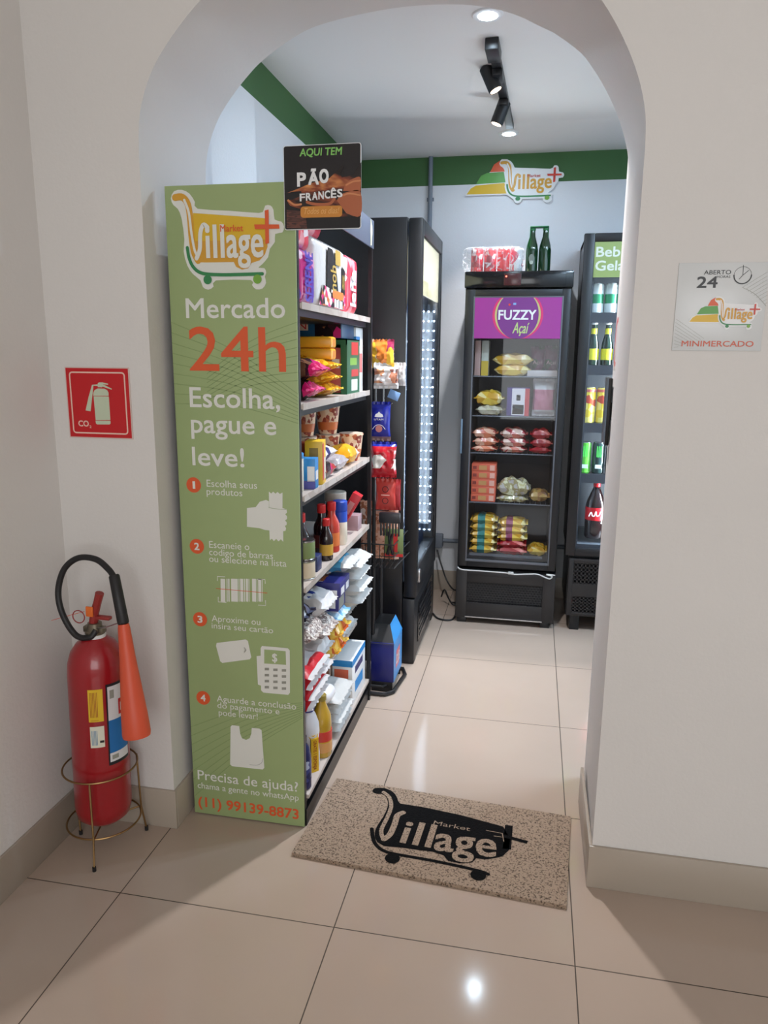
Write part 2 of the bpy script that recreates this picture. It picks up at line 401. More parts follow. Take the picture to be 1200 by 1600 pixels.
MB().box(-.024, .024, -.02, .11, -.04, -.001, BLACK, .003, X=T(*a) @ RZ(-ang)).build('power_box', t)
for (px0, py0, px1, py1, Y, aim) in ((759, 104, 770, 130, 1.28, (.35, 1.3, 0)), (789, 158, 780, 182, 1.62, (.3, .5, 0))):
    p, q = hy(px0, py0, Y), hy(px1, py1, Y); dv = (q-p).normalized()
    L = max((q-p).length, .075); q = p+dv*.095
    sp = MB(); sp.tube([p, p+dv*.004, q-dv*.004, q], [.024, .0275, .0275, .0265], BLACK, 20)
    so = sp.build('spotlight_head', t)
    MB().tube([q+dv*.0002, q+dv*.0012], [.022, .022], LEDW, 16).build('lamp_lens', so)
    rx = a.x+d.x*(p.y-a.y)
    MB().tube([(rx, p.y, ZC-.022), (rx, p.y, ZC-.045), p+dv*.03], .007, BLACK, 8).box(rx-.02, rx+.02, p.y-.05, p.y+.05, ZC-.045, ZC-.022, BLACK, .003).build('spotlight_bracket', t)
    lamp('spotlight_lamp', 'SPOT', q+dv*.006, P_SPOT, WARMW, .02, aim=q+dv, angle=70)
for hx_, hy_ in ((.55, -2.1), (2.1, -2.1), (.55, -3.6), (2.1, -3.6)):
    MB().lathe([(.27, -.035), (.28, -.03), (.28, 0)], WHITE, 40).build('added_ceiling_lamp', loc=(hx_, hy_, HC), label='added round white surface ceiling lamp of the hall, out of view', cat='ceiling light', group='added round hall ceiling lamps')

# ------------------------------------------------------------------ the cart emblem (drawn once, used on banner, wall, sign and mat)
def emblem(mb, X, c, hills=True, lvl=.0004):
    """c: colours by key. Drawing units: 600 = cart width. X maps drawing units to the surface."""
    def P(pts): return [(x-75, 590-y) for x, y in pts]
    L = [X @ T(0, 0, lvl*k/abs(X.to_scale().x) if X.to_scale().x else 0) for k in range(14)]
    if hills:
        mb.poly(P([(-240, 470), (-205, 395), (-150, 355), (-60, 350), (-55, 275), (-10, 220), (40, 215), (45, 150), (95, 85), (150, 88), (200, 150), (215, 300), (215, 480), (-235, 482)]), c['halo'], X=L[0])
        mb.poly(P([(-228, 465), (-190, 400), (-140, 368), (130, 350), (160, 470)]), c['hill_yellow'], X=L[1])
        mb.poly(P([(-140, 352), (-95, 260), (-40, 232), (120, 225), (140, 345)]), c['hill_green'], X=L[1])
        mb.poly(P([(-10, 225), (25, 140), (80, 100), (125, 130), (145, 222)]), c['hill_red'], X=L[1])
    o = [(75, 130), (95, 95), (140, 90), (180, 110), (207, 150), (220, 183), (400, 198), (550, 212), (575, 200), (585, 178), (612, 178), (628, 200), (633, 245), (668, 256), (682, 280), (672, 308), (634, 314),
         (632, 352), (604, 385), (594, 425), (560, 460), (540, 476), (572, 478), (582, 500), (574, 520), (580, 550), (560, 578), (525, 582), (503, 560), (498, 536), (305, 536), (292, 566), (262, 582), (232, 568), (220, 535),
         (180, 503), (150, 460), (133, 390), (140, 330), (130, 230), (112, 182), (88, 162)]
    if c.get('outline'): mb.poly(P([(p.x, p.y) for p in smooth_path([(x, y, 0) for x, y in o], 2, True)]), c['outline'], X=L[2] if hills else L[0])
    body = [(195, 203), (565, 236), (592, 240), (592, 375), (578, 410), (548, 440), (505, 452), (485, 478), (452, 484), (420, 470), (408, 446), (260, 446), (205, 444), (190, 400), (184, 300)]
    if c.get('body'): mb.poly(P(body), c['body'], X=L[1])
    if c.get('body_low'): mb.poly(P([(186, 340), (592, 340), (592, 375), (578, 410), (548, 440), (505, 452), (485, 478), (452, 484), (420, 470), (408, 446), (205, 444), (190, 400)]), c['body_low'], X=L[1] @ T(0, 0, lvl*.5/abs(X.to_scale().x)))
    mb.stroke(P([(100, 126), (140, 126), (168, 160), (178, 230), (182, 320), (192, 395), (212, 436)]), 34, c['handle'], X=L[3])
    mb.stroke(P([(150, 140), (172, 200), (182, 300), (196, 385), (214, 420)]), 13, c['letter_in'], X=L[4])
    mb.stroke(P([(205, 425), (225, 380), (232, 300), (250, 262), (272, 275)]), 22, c['letter'], X=L[5])
    mb.text('ill', 258-75, 362-75, 590-425, 590-262, c['letter'], weight=.02, X=L[6], capref='l')
    mb.text('age', 372-75, 572-75, 590-425, 590-262, c['letter'], weight=.02, X=L[7], capref='l')
    mb.text('Market', 342-75, 466-75, 590-298, 590-266, c['market'], weight=.012, X=L[8])
    mb.poly(P([(584, 202), (604, 198), (603, 358), (583, 362)]), c['plus'], X=L[8])
    mb.poly(P([(526, 267), (658, 270), (660, 290), (530, 290)]), c['plus'], X=L[9])
    mb.stroke(P([(156, 372), (164, 425), (188, 472), (235, 500), (330, 508), (450, 508), (562, 506)]), 17, c['base'], X=L[5])
    mb.disc(262-75, 590-532, 23, c['wheel'], X=L[6]); mb.disc(535-75, 590-532, 23, c['wheel2'], X=L[6])

GOLD = C('gold_print', 214, 158, 52); YEL = C('yellow_print', 222, 180, 42); ORNG = C('orange_print', 222, 92, 48)
LGRN = C('leaf_green_print', 118, 168, 62); DGRN = C('deep_green_print', 52, 132, 78); GREYP = C('grey_print', 150, 150, 140)
BAN = mat('sage_green_print', (158, 176, 122), .5, var=.02)
BANL = mat('sage_line_print', (140, 160, 106), .5)
BLK = C('black_print', 22, 22, 24); REDP = C('red_print', 204, 40, 38)

# ------------------------------------------------------------------ the green banner
YBN = .078
bx0, bx1, bz1 = .040, .404, 1.872
ban = thing('banner', 'tall sage green market banner with steps 1 to 4 on the shelf end', 'banner', (.222, YBN, 0))
def loc_x(px, py, Y=YBN-.003): p = hy(px, py, Y); return p.x-.222, p.z
g = MB().box(bx0-.222, bx1-.222, 0, .006, .004, bz1, BAN, .0008)
for (c0, n_, x0, z0, x1, z1, dz0, dz1) in (('a', 9, bx0, 1.52, bx1, 1.33, -.028, -.010), ('b', 8, bx1, 1.52, .14, 1.38, -.022, -.012), ('c', 9, bx0, .30, bx1, .42, -.03, -.006)):
    for i in range(n_):
        pts = [(x0-.222, z0+dz0*i), ((x0+x1)/2-.222, (z0+z1)/2+(dz0+dz1)/2*i+.02), (x1-.222, z1+dz1*i)]
        g.stroke(pts, .0022, BANL, X=T(0, -.0003, 0) @ WALLM, rnd=False)
g.build('panel', ban)
g = MB(); a = loc_x(272, 305); s_ = .315/605
x0e, z0e = loc_x(273, 452)
emblem(g, T(x0e, -.0006, z0e-.006) @ WALLM @ Matrix.Scale(.52*.001*1.0, 4), dict(outline=OFFW, body=YEL, body_low=GOLD, handle=GOLD, letter=OFFW, letter_in=OFFW, market=ORNG, plus=ORNG, base=DGRN, wheel=DGRN, wheel2=LGRN), hills=False, lvl=.0004)
g.build('cart_emblem', ban)
XT = T(0, -.0006, 0) @ WALLM
def btext(mb, t, pl, pr, pyc, pyb, m, w=0, **k):
    x0, zc = loc_x(pl, pyc); _, zb = loc_x(pl, pyb); x1, _ = loc_x(pr, (pyc+pyb)/2)
    mb.text(t, x0, x1, zb, zc, m, weight=w, X=XT, **k)
g = MB()
for a_ in (('Mercado', 289, 445, 466, 497), ('Escolha,', 295, 437, 605, 636), ('pague e', 297, 431, 646, 676), ('leve!', 299, 381, 698, 727)):
    g = MB(); btext(g, *a_, OFFW, .016); g.build('heading_lettering', ban)
g = MB(); btext(g, '24h', 293, 446, 511, 579, ORNG, .012); g.build('hours_lettering', ban)
g = MB()
for t_, l, r_, yc, yb in (('Escolha seus', 322, 401, 749.6, 760.5), ('produtos', 322, 378, 762.5, 773), ('Escaneie o', 326, 389, 845.5, 856), ('codigo de barras', 326, 426, 857.5, 867.5), ('ou selecione na lista', 326, 447, 868, 878),
                          ('Aproxime ou', 330, 406, 961.5, 971), ('insira seu cartão', 330, 426, 973, 982), ('Aguarde a conclusão', 338, 462, 1087, 1096.5), ('do pagamento e', 339, 436, 1097.5, 1106.5), ('pode levar!', 341, 402, 1109, 1118)):
    btext(g, t_, l, r_, yc, yb, OFFW); g.build('step_lettering', ban); g = MB()
btext(g, 'Precisa de ajuda?', 308, 465, 1203.5, 1218, OFFW, .008); g.build('help_lettering', ban); g = MB(); btext(g, 'chama a gente no whatsApp', 308, 466, 1222.5, 1231.5, OFFW)
g.build('help_lettering', ban)
g = MB(); btext(g, '(11) 99139-8873', 309, 466, 1245, 1260, ORNG, .028); g.build('phone_number_lettering', ban)
for k, (cx, cy) in enumerate(((302, 758), (307, 854), (312, 968), (317, 1091))):
    x, z = loc_x(cx, cy); g = MB().disc(x, z, .0225, ORNG, X=XT)
    g.text(str(k+1), x-(.003 if k == 0 else .008), x+(.005 if k == 0 else .008), z-.011, z+.011, OFFW, weight=.04, X=T(0, -.0005, 0) @ XT); g.build('step_badge', ban)
def bp(pts): return [loc_x(280+X/2.807, 730+Y/2.807) for X, Y in pts]
g = MB()
g.poly(bp([(392, 107), (402, 116), (411, 108), (421, 117), (430, 109), (440, 118), (452, 112), (452, 180), (393, 180)]), OFFW, X=XT)
g.poly(bp([(394, 275), (455, 275), (455, 328), (445, 317), (434, 326), (424, 315), (414, 325), (405, 314), (396, 322)]), OFFW, X=XT)
g.poly(bp([(296, 180), (335, 175), (352, 152), (380, 144), (392, 150), (392, 178), (455, 180), (470, 186), (472, 200), (464, 207), (472, 216), (472, 228), (463, 234), (471, 243), (470, 254), (462, 258), (468, 268), (465, 280), (440, 283), (375, 276), (350, 268), (296, 262)]), OFFW, X=T(0, -.0004, 0) @ XT)
g.stroke(bp([(392, 178), (430, 184), (468, 186)]), .0012, BANL, X=T(0, -.0008, 0) @ XT)
g.build('hand_icon', ban)
g = MB()
xs = [(180, 200), (206, 210), (213, 219), (226, 255), (259, 262), (266, 279), (283, 287), (291, 300), (303, 306), (318, 335), (338, 341), (345, 358), (361, 364)]
for a_, b_ in xs: g.poly(bp([(a_, 490), (b_, 491), (b_+1, 592), (a_+1, 590)]), OFFW, X=XT)
for q in ([(166, 500), (166, 480), (200, 482)], [(340, 492), (375, 494), (376, 512)], [(170, 570), (170, 592), (205, 594)], [(345, 606), (378, 608), (377, 585)]):
    g.stroke(bp(q), .0022, OFFW, X=XT, sub=1, rnd=False)
g.stroke(bp([(160, 533), (385, 553)]), .0016, ORNG, X=T(0, -.0004, 0) @ XT, sub=1, rnd=False)
g.build('barcode_icon', ban)
g = MB().poly(bp([(160, 785), (163, 772), (290, 757), (300, 763), (315, 835), (308, 844), (188, 860), (178, 852)]), OFFW, X=XT)
for rr in (5, 9, 13): g.stroke(bp([(283, 803-rr), (286+rr*.5, 803), (283, 803+rr)]), .0012, GREYP, X=T(0, -.0004, 0) @ XT)
g.build('card_icon', ban)
g = MB().poly(bp([(338, 830), (356, 828), (360, 960), (344, 955)]), OFFW, X=XT)
g.poly(bp([(356, 795), (362, 785), (475, 795), (484, 805), (485, 990), (477, 1000), (368, 990), (358, 980)]), OFFW, X=T(0, -.0003, 0) @ XT)
g.poly(bp([(372, 800), (466, 808), (468, 868), (372, 862)]), BAN, X=T(0, -.0006, 0) @ XT)
x, z = loc_x(280+418/2.807, 730+836/2.807); g.text('$', x-.008, x+.008, z-.013, z+.013, OFFW, weight=.03, X=T(0, -.0009, 0) @ XT)
for j in range(4):
    for i in range(3):
        X_, Y_ = 374+i*37.5, 881+j*26.5+i*3
        g.poly(bp([(X_, Y_), (X_+19, Y_), (X_+19, Y_+11), (X_, Y_+11)]), GREYP, X=T(0, -.0006, 0) @ XT)
g.build('card_machine_icon', ban)
g = MB().poly(bp([(224, 1140), (230, 1133), (262, 1137), (266, 1170), (274, 1190), (292, 1198), (308, 1190), (315, 1170), (317, 1145), (350, 1148), (360, 1155), (372, 1320), (365, 1328), (230, 1313), (222, 1305)]), OFFW, X=XT)
g.stroke(bp([(308, 1306), (340, 1308), (360, 1298), (366, 1280)]), .0012, GREYP, X=T(0, -.0004, 0) @ XT)
g.build('shopping_bag_icon', ban)

# ------------------------------------------------------------------ printed signs
def signframe(Y): return lambda px, py: (hy(px, py, Y).x, hy(px, py, Y).z)
t = thing('fire_sign', 'red square extinguisher sign lettered CO2 on the left wall face', 'sign', (0, 0, 0))
q = signframe(-.003); SR = C('signal_red', 196, 24, 32, .35); SPK = C('sign_pale', 236, 196, 180); LUM = C('sign_luminous', 196, 206, 180)
MB().box(-.2445, -.0495, -.003, 0, 1.2005, 1.3965, mat('sign_edge', (214, 190, 182), .4)).build('board', t)
g = MB(); X1 = T(0, -.0034, 0) @ WALLM
g.poly([(-.2415, 1.2035), (-.0525, 1.2035), (-.0525, 1.3935), (-.2415, 1.3935)], SR, X=X1); g.build('red_field', t)
def frame2d(mb, x0, z0, x1, z1, r, w, m, X):
    p = []
    for cx, cy, a in ((x1-r, z1-r, 0), (x0+r, z1-r, 90), (x0+r, z0+r, 180), (x1-r, z0+r, 270)):
        for k in range(5): t_ = math.radians(a+k*22.5); p.append((cx+r*math.cos(t_), cy+r*math.sin(t_)))
    mb.stroke(p, w, m, X=X, sub=1, closed=True)
g = MB(); X2 = T(0, -.0038, 0) @ WALLM
frame2d(g, -.230, 1.215, -.064, 1.382, .008, .004, SPK, X2); g.build('border_line', t)
def s8(pts): return [q(80+x/8, 560+y/8) for x, y in pts]
g = MB()
g.poly(s8([(528, 468), (528, 430), (545, 395), (585, 375), (665, 378), (700, 395), (718, 425), (720, 468)]), LUM, X=X2)
g.poly(s8([(532, 474), (722, 476), (742, 770), (558, 772)]), LUM, X=X2)
g.poly(s8([(556, 780), (742, 780), (745, 812), (730, 826), (580, 826), (562, 815)]), LUM, X=X2)
g.poly(s8([(584, 310), (600, 300), (645, 300), (715, 318), (712, 330), (645, 322), (762, 380), (758, 390), (640, 352), (640, 362), (584, 360), (584, 345), (530, 342), (515, 480), (495, 660), (432, 650), (470, 480), (512, 330), (584, 324)]), LUM, X=X2)
g.build('extinguisher_icon', t)
g = MB(); a_, b_ = q(80+345/8, 560+848/8), q(80+470/8, 560+778/8)
g.text('CO', a_[0], b_[0], a_[1], b_[1], SPK, weight=.035, X=X2); a_, b_ = q(80+482/8, 560+870/8), q(80+505/8, 560+838/8); g.text('2', a_[0], b_[0], a_[1], b_[1], SPK, weight=.02, X=X2)
g.build('gas_lettering', t)

t = thing('opening_hours_sign', 'white square sign with clock and MINIMERCADO lettering right of the arch', 'sign')
q = signframe(-.003); ACR = mat('white_acrylic', (214, 216, 216), .25)
MB().box(1.347, 1.5405, -.003, 0, 1.4525, 1.648, ACR, .0008).build('board', t)
def s5(x, y): return q(1000+x/5, 380+y/5)
X1 = T(0, -.0036, 0) @ WALLM; g = MB()
def tx(mb, s, l, r_, yc, yb, m, w=0, X=X1, f=s5, **k):
    a_ = f(l, yb); b_ = f(r_, yb); c_ = f(l, yc); mb.text(s, a_[0], b_[0], a_[1], c_[1], m, weight=w, X=X, **k)
tx(g, 'ABERTO', 498, 710, 212, 245, BLK, .01); tx(g, 'HORAS', 600, 705, 253, 272, BLK); tx(g, '24', 440, 602, 262, 350, BLK, .03)
cx, cz = s5(802, 250); rr = .0185
g.stroke([(cx+rr*math.cos(a), cz+rr*math.sin(a)) for a in [math.radians(d_) for d_ in range(0, 360, 15)]], .0008, BLK, X=X1, sub=1, closed=True)
g.stroke([(cx+rr*math.cos(a), cz+rr*math.sin(a)) for a in [math.radians(d_) for d_ in range(180, 361, 12)]], .0026, BLK, X=T(0, -.0003, 0) @ X1, sub=1)
for e in ((808, 172), (850, 212), (775, 280)): g.stroke([s5(803, 250), s5(*e)], .0012, BLK, X=X1, sub=1)
g.build('hours_lettering', t)
g = MB(); tx(g, 'MINIMERCADO', 322, 885, 762, 806, C('brick_orange_print', 206, 92, 62), .02); g.build('name_lettering', t)
g = MB(); g2 = MB()
for i in range(9):
    a_ = s5(1000-4, 225+i*30); b_ = s5(800+i*22, 345+i*16); g.stroke([a_, b_], .0005, GREYP, X=X1, sub=1, rnd=False)
    a_ = s5(278-i*2, 590+i*28); b_ = s5(500-i*25, 745+i*8); g2.stroke([a_, b_], .0005, GREYP, X=X1, sub=1, rnd=False)
g.stroke([s5(800, 345), s5(900, 400), s5(985, 490)], .0008, GREYP, X=X1); g.build('corner_lines', t); g2.build('corner_lines', t)
g = MB(); cfull = dict(outline=WHITE, halo=WHITE, handle=GOLD, letter=GOLD, letter_in=WHITE, market=REDP, plus=C('plus_red', 206, 62, 48), base=DGRN, wheel=DGRN, wheel2=LGRN, hill_yellow=YEL, hill_green=C('hill_green_print', 92, 160, 72), hill_red=ORNG)
a_ = s5(560, 675); b_ = s5(930, 675)
emblem(g, T(a_[0]+.0005, -.0036, a_[1]-.001) @ WALLM @ Matrix.Scale((b_[0]-a_[0])/605, 4) @ Matrix.Diagonal((1, .88, 1, 1)), cfull, lvl=.0003); g.build('cart_emblem', t)

t = thing('wall_logo_board', 'cut-out cart emblem board with three coloured hills on the back wall', 'sign')
g = MB(); a_ = hy(778, 316, YB-.012); b_ = hy(879, 312, YB-.012); a0 = hy(730, 316, YB)
emblem(g, T(a_.x, YB-.012, a_.z-.012) @ WALLM @ Matrix.Scale((b_.x-a_.x)/605, 4) @ Matrix.Diagonal((1, .80, 1, 1)), cfull, lvl=.0005); g.build('printed_face', t)
cs = (b_.x-a_.x)/605
OUT = [(75, 130), (95, 95), (140, 90), (180, 110), (207, 150), (220, 183), (400, 198), (550, 212), (575, 200), (585, 178), (612, 178), (628, 200), (633, 245), (668, 256), (682, 280), (672, 308), (634, 314), (632, 352), (604, 385), (594, 425), (560, 460), (540, 476), (572, 478), (582, 500), (574, 520), (580, 550), (560, 578), (525, 582), (503, 560), (498, 536), (305, 536), (292, 566), (262, 582), (232, 568), (220, 535), (180, 503), (150, 460), (133, 390), (140, 330), (130, 230), (112, 182), (88, 162)]
HIL = [(-238, 468), (-205, 395), (-150, 355), (-60, 350), (-55, 275), (-10, 220), (40, 215), (45, 150), (95, 87), (150, 88), (200, 150), (215, 300), (215, 478), (-233, 480)]
g = MB()
for k_, pl in enumerate((OUT, HIL)): g.poly([((x-75)*cs, (590-y)*cs*.8) for x, y in pl], WHITE, .0105-.001*k_, X=T(a_.x, YB-.0118+.0003*k_, a_.z-.012) @ WALLM)
g.build('backing', t)

# ------------------------------------------------------------------ bread sign
FLAME = bpy.data.materials.new('bread_photo_print'); FLAME.use_nodes = True; nt = FLAME.node_tree; bs = nt.nodes['Principled BSDF']; bs.inputs['Roughness'].default_value = .3
tc = nt.nodes.new('ShaderNodeTexCoord'); mp = nt.nodes.new('ShaderNodeMapping'); mp.inputs['Rotation'].default_value = (0, math.radians(30), 0); mp.inputs['Scale'].default_value = (7, 1, 22)
ns = nt.nodes.new('ShaderNodeTexNoise'); ns.inputs['Scale'].default_value = 1; ns.inputs['Detail'].default_value = 4; ns.inputs['Distortion'].default_value = 1.2
nt.links.new(tc.outputs['Object'], mp.inputs[0]); nt.links.new(mp.outputs[0], ns.inputs['Vector'])
cr = nt.nodes.new('ShaderNodeValToRGB'); nt.links.new(ns.outputs[0], cr.inputs[0]); cr.color_ramp.elements[0].position = .45; cr.color_ramp.elements[0].color = rgb(30, 20, 18)
cr.color_ramp.elements[1].position = .68; cr.color_ramp.elements[1].color = rgb(224, 150, 88); e = cr.color_ramp.elements.new(.56); e.color = rgb(142, 66, 40)
nt.links.new(cr.outputs[0], bs.inputs['Base Color'])
t = thing('bread_sign', 'black and brown PÃO FRANCÊS bread sign standing out above the shelf corner', 'sign', (0, 0, 0))
YP = .070; q = signframe(YP)
PBLK = C('sign_black', 26, 23, 26, .25); WOODP = printed('dark_wood_print', [(86, 52, 46), (70, 42, 38), (104, 62, 52), (58, 36, 34)], 60, .3, 'noise', (.3, 1, 2))
MB().rrect(.377, 1.752, .581, 1.955, .006, WHITE, th=.004, X=T(0, YP, 0) @ WALLM).build('board', t)
g = MB(); X1 = T(0, YP-.0006, 0) @ WALLM; X2 = T(0, YP-.0011, 0) @ WALLM; X3 = T(0, YP-.0016, 0) @ WALLM; X4 = T(0, YP-.0021, 0) @ WALLM
g.rrect(.3785, 1.7535, .5795, 1.9535, .005, PBLK, X=X1)
def s7(x, y): return q(440+x/7.5, 220+y/7.5)
def s7l(pts): return [s7(*p) for p in pts]
g.poly(s7l([(60, 810), (280, 830), (300, 1028), (62, 1020)]), WOODP, X=X2)
g.poly(s7l([(60, 615), (200, 560), (340, 500), (560, 440), (720, 290), (735, 300), (690, 380), (705, 430), (840, 400), (900, 300), (935, 250), (932, 890), (700, 890), (560, 800), (220, 800), (100, 760), (60, 700), (130, 690), (240, 640), (230, 590), (120, 600)]), FLAME, X=X2)
BREADC = C('bread_crust_print', 176, 98, 62); BREADL = C('bread_light_print', 206, 134, 88)
g.poly([(p.x, p.y) for p in smooth_path([(*p, 0) for p in s7l([(720, 590), (760, 500), (830, 450), (925, 430), (925, 590)])], 4)], BREADC, X=X3)
g.poly([(p.x, p.y) for p in smooth_path([(*p, 0) for p in s7l([(650, 700), (690, 640), (780, 600), (925, 600), (925, 880), (760, 850)])], 4)], BREADC, X=X3)
g.stroke(s7l([(730, 640), (800, 620), (920, 640)]), .004, BREADL, X=X4); g.stroke(s7l([(760, 520), (840, 480), (920, 470)]), .004, BREADL, X=X4)
g.stroke(s7l([(620, 680), (560, 740), (400, 745), (300, 720)]), .007, BREADC, X=X3); g.stroke(s7l([(80, 700), (150, 750), (230, 745)]), .005, BREADL, X=X3)
g.build('bread_picture', t)
g = MB(); tx(g, 'AQUI TEM', 212, 712, 95, 185, C('sign_leaf_green', 128, 190, 96), .03, X=X2, f=s7, shear=.1); g.build('green_lettering', t)
g = MB(); RT = RZ(0)
for s_, l, r_, yc, yb, in (('P', 185, 290, 375, 540), ('Ã', 315, 440, 365, 520), ('O', 445, 555, 335, 500)): tx(g, s_, l, r_, yc, yb, WHITE, .05, X=X4, f=s7)
for i, s_ in enumerate('FRANCÊS'):
    l = 215+i*73; tx(g, s_, l, l+64, 622-i*9, 712-i*8, WHITE, .04, X=X4, f=s7)
g.build('white_lettering', t)
g = MB(); a_ = s7(225, 905); b_ = s7(712, 758); g.rrect(a_[0], a_[1], b_[0], b_[1], .008, C('amber_print', 206, 136, 54), X=X3)
tx(g, 'Todos os dias!', 270, 680, 790, 862, C('amber_pale_print', 232, 178, 110), 0, X=X4, f=s7, shear=.35); g.build('amber_badge', t)
t['label'] = 'black and brown PÃO FRANCÊS sign standing out above the banner corner'

# ------------------------------------------------------------------ fire extinguisher and stand
EX, EY = -.153, -.118
RED = mat('extinguisher_red', (158, 20, 30), .28, var=.12, vscale=6, coat=.4); RED2 = C('handle_red', 150, 44, 40, .45)
ORC = C('horn_orange', 214, 84, 52, .45); RUB = C('black_rubber', 26, 25, 27, .5)
t = thing('fire_extinguisher', 'tall red carbon dioxide fire extinguisher with black hose and orange horn', 'fire extinguisher', (EX, EY, 0))
R_ = .079; zb = .092
MB().lathe([(.03, zb), (R_*.72, zb+.006), (R_*.93, zb+.022), (R_, zb+.05), (R_, .555), (R_*.97, .588), (R_*.86, .618), (R_*.66, .642), (R_*.42, .656), (.026, .662), (.024, .674)], RED, 40).build('cylinder', t)
MB().lathe([(.026, .668), (.027, .669), (.027, .676), (.022, .680), (.02, .69), (.019, .70)], C('valve_grey', 120, 112, 96, .35, metal=.7), 24).box(-.03, .03, -.012, .012, .672, .69, C('valve_grey', 120, 112, 96), .003).build('valve', t)
MB().lathe([(.028, .658), (.029, .660), (.029, .668), (.026, .670)], WHITE, 24).build('neck_ring', t)
g = MB(); g.tube([(-.005, 0, .69), (.002, 0, .73), (.016, -.005, .765), (.024, -.006, .79)], [.013, .012, .011, .012], RED2, 10)
g.box(-.004, .05, -.009, .009, .712, .722, RED2, .003).build('lever', t)
g = MB(); c_ = Vector((-.035, -.02, .72)); g.tube([c_+Vector((.018*math.cos(a), 0, .018*math.sin(a))) for a in [2*PI*k/20 for k in range(20)]], .0016, RED2, 6, closed=True)
g.tube([(-.12, -.02, .70), (-.06, -.02, .722), (-.02, -.015, .735)], .0008, ORC, 5).build('safety_pin', t)
MB().box(-.014, .008, -.020, -.014, .722, .752, C('seal_orange', 226, 110, 40), .003).build('seal', t)
def ep(px, py, y): p = hy(px, py, y); return (p.x-EX, y-EY, p.z)
hp = [ep(150, 985, -.135), ep(140, 996, -.145), ep(118, 992, -.145), ep(98, 960, -.14), ep(91, 925, -.13), ep(100, 890, -.125), ep(122, 872, -.12), ep(150, 874, -.12), ep(170, 890, -.13), ep(178, 902, -.14)]
MB().tube(smooth_path(hp, 8), .0085, RUB, 12).build('hose', t)
h0, h1 = Vector(ep(178, 898, -.14)), Vector(ep(193, 975, -.17))
MB().tube([h0, h0+(h1-h0)*.03, h0+(h1-h0)*.97, h1], [.012, .0145, .0155, .013], RUB, 16).build('grip', t)
h2 = Vector(ep(214, 1150, -.21)); dn = (h2-h1).normalized()
MB().tube([h1, h1+dn*.01, h1+(h2-h1)*.3, h1+(h2-h1)*.8, h1+(h2-h1)*.97, h2], [.014, .016, .021, .0345, .0375, .036], ORC, 20).build('horn', t)
MB().tube([(.02, -.01, .685), (.06, -.02, .695), tuple(h1+Vector((-.012, 0, .003)))], .002, STEEL, 6).build('horn_clip', t)
def decal(name, a0, a1, z0, z1, m, extra=None, off=.0008):
    g = MB(); n_ = 8; vs = []
    for i in range(n_+1):
        a = math.radians(a0+(a1-a0)*i/n_)
        for z in (z0, z1): vs.append(((R_+off)*math.cos(a), (R_+off)*math.sin(a), z))
    g.add(vs, [(2*i, 2*i+2, 2*i+3, 2*i+1) for i in range(n_)], m)
    if extra: extra(g)
    return g.build(name, t)
def patch(g, a0, a1, z0, z1, m, off=.0014):
    vs = []; n_ = 6
    for i in range(n_+1):
        a = math.radians(a0+(a1-a0)*i/n_)
        for z in (z0, z1): vs.append(((R_+off)*math.cos(a), (R_+off)*math.sin(a), z))
    g.add(vs, [(2*i, 2*i+2, 2*i+3, 2*i+1) for i in range(n_)], m)
def ylines(g):
    for k in range(6): patch(g, -73.5+k*2.6, -72.4+k*2.6, .452, .526, C('decal_red_ink', 170, 84, 30))
    for k in range(4): patch(g, -73.5, -58, .442, .443, C('decal_red_ink', 170, 84, 30))
decal('yellow_decal', -77, -49, .438, .534, C('decal_yellow', 226, 188, 44), ylines)
def wl(g):
    for k in range(5): patch(g, -73+k*2.4, -71.9+k*2.4, .368, .412, C('decal_blue_ink', 110, 150, 180))
    patch(g, -58, -50, .374, .381, BLK)
decal('white_decal', -76, -49, .360, .424, C('decal_white', 222, 220, 200), wl)
def bl(g):
    patch(g, -40, 6, .435, .536, C('decal_white2', 222, 220, 222)); patch(g, -40, 6, .335, .435, C('decal_blue', 24, 108, 176)); patch(g, -40, 6, .308, .335, C('decal_white2', 222, 220, 222))
    patch(g, -18, -4, .445, .492, SR, .0018); patch(g, -14, -8, .455, .48, WHITE, .0022); patch(g, -36, -27, .50, .525, GREYP, .0018); patch(g, -36, -22, .315, .328, GREYP, .0018)
decal('label_panel', -43, 9, .298, .544, C('decal_black', 24, 26, 34), bl)

for o in t.children:
    if o.name.split('.')[0] in ('cylinder', 'valve', 'neck_ring', 'yellow_decal', 'white_decal', 'label_panel', 'lever', 'safety_pin', 'seal'): o.rotation_euler = (0, math.radians(1.5), 0)
t = thing('extinguisher_stand', 'thin brass wire ring stand holding the fire extinguisher', 'stand', (EX+.002, EY, 0))
def ring(r, z, n_=48): return [(r*math.cos(2*PI*k/n_), r*math.sin(2*PI*k/n_), z) for k in range(n_)]
MB().tube(ring(.103, .262), .0028, BRASS, 6, closed=True).build('upper_ring', t)
MB().tube(ring(.103, .088), .0028, BRASS, 6, closed=True).build('lower_ring', t)
g = MB()
for a in (-74, 46, 166): a = math.radians(a); g.tube([(0, 0, .086), (.103*math.cos(a), .103*math.sin(a), .088)], .0025, BRASS, 6)
g.build('cross_bar', t)
for a in (-74, 46, 166):
    a = math.radians(a); r1 = .104 if a > 2 else .120
    lg = MB().tube([(.1045*math.cos(a), .1045*math.sin(a), .262), (.108*math.cos(a), .108*math.sin(a), .088), (r1*math.cos(a), min(r1*math.sin(a), .1), .006)], .0028, BRASS, 6).build('leg', t)
    MB().cyl((r1*math.cos(a), min(r1*math.sin(a), .1), 0), (r1*math.cos(a), min(r1*math.sin(a), .1), .013), .0055, RUB, 10).build('rubber_foot', lg)

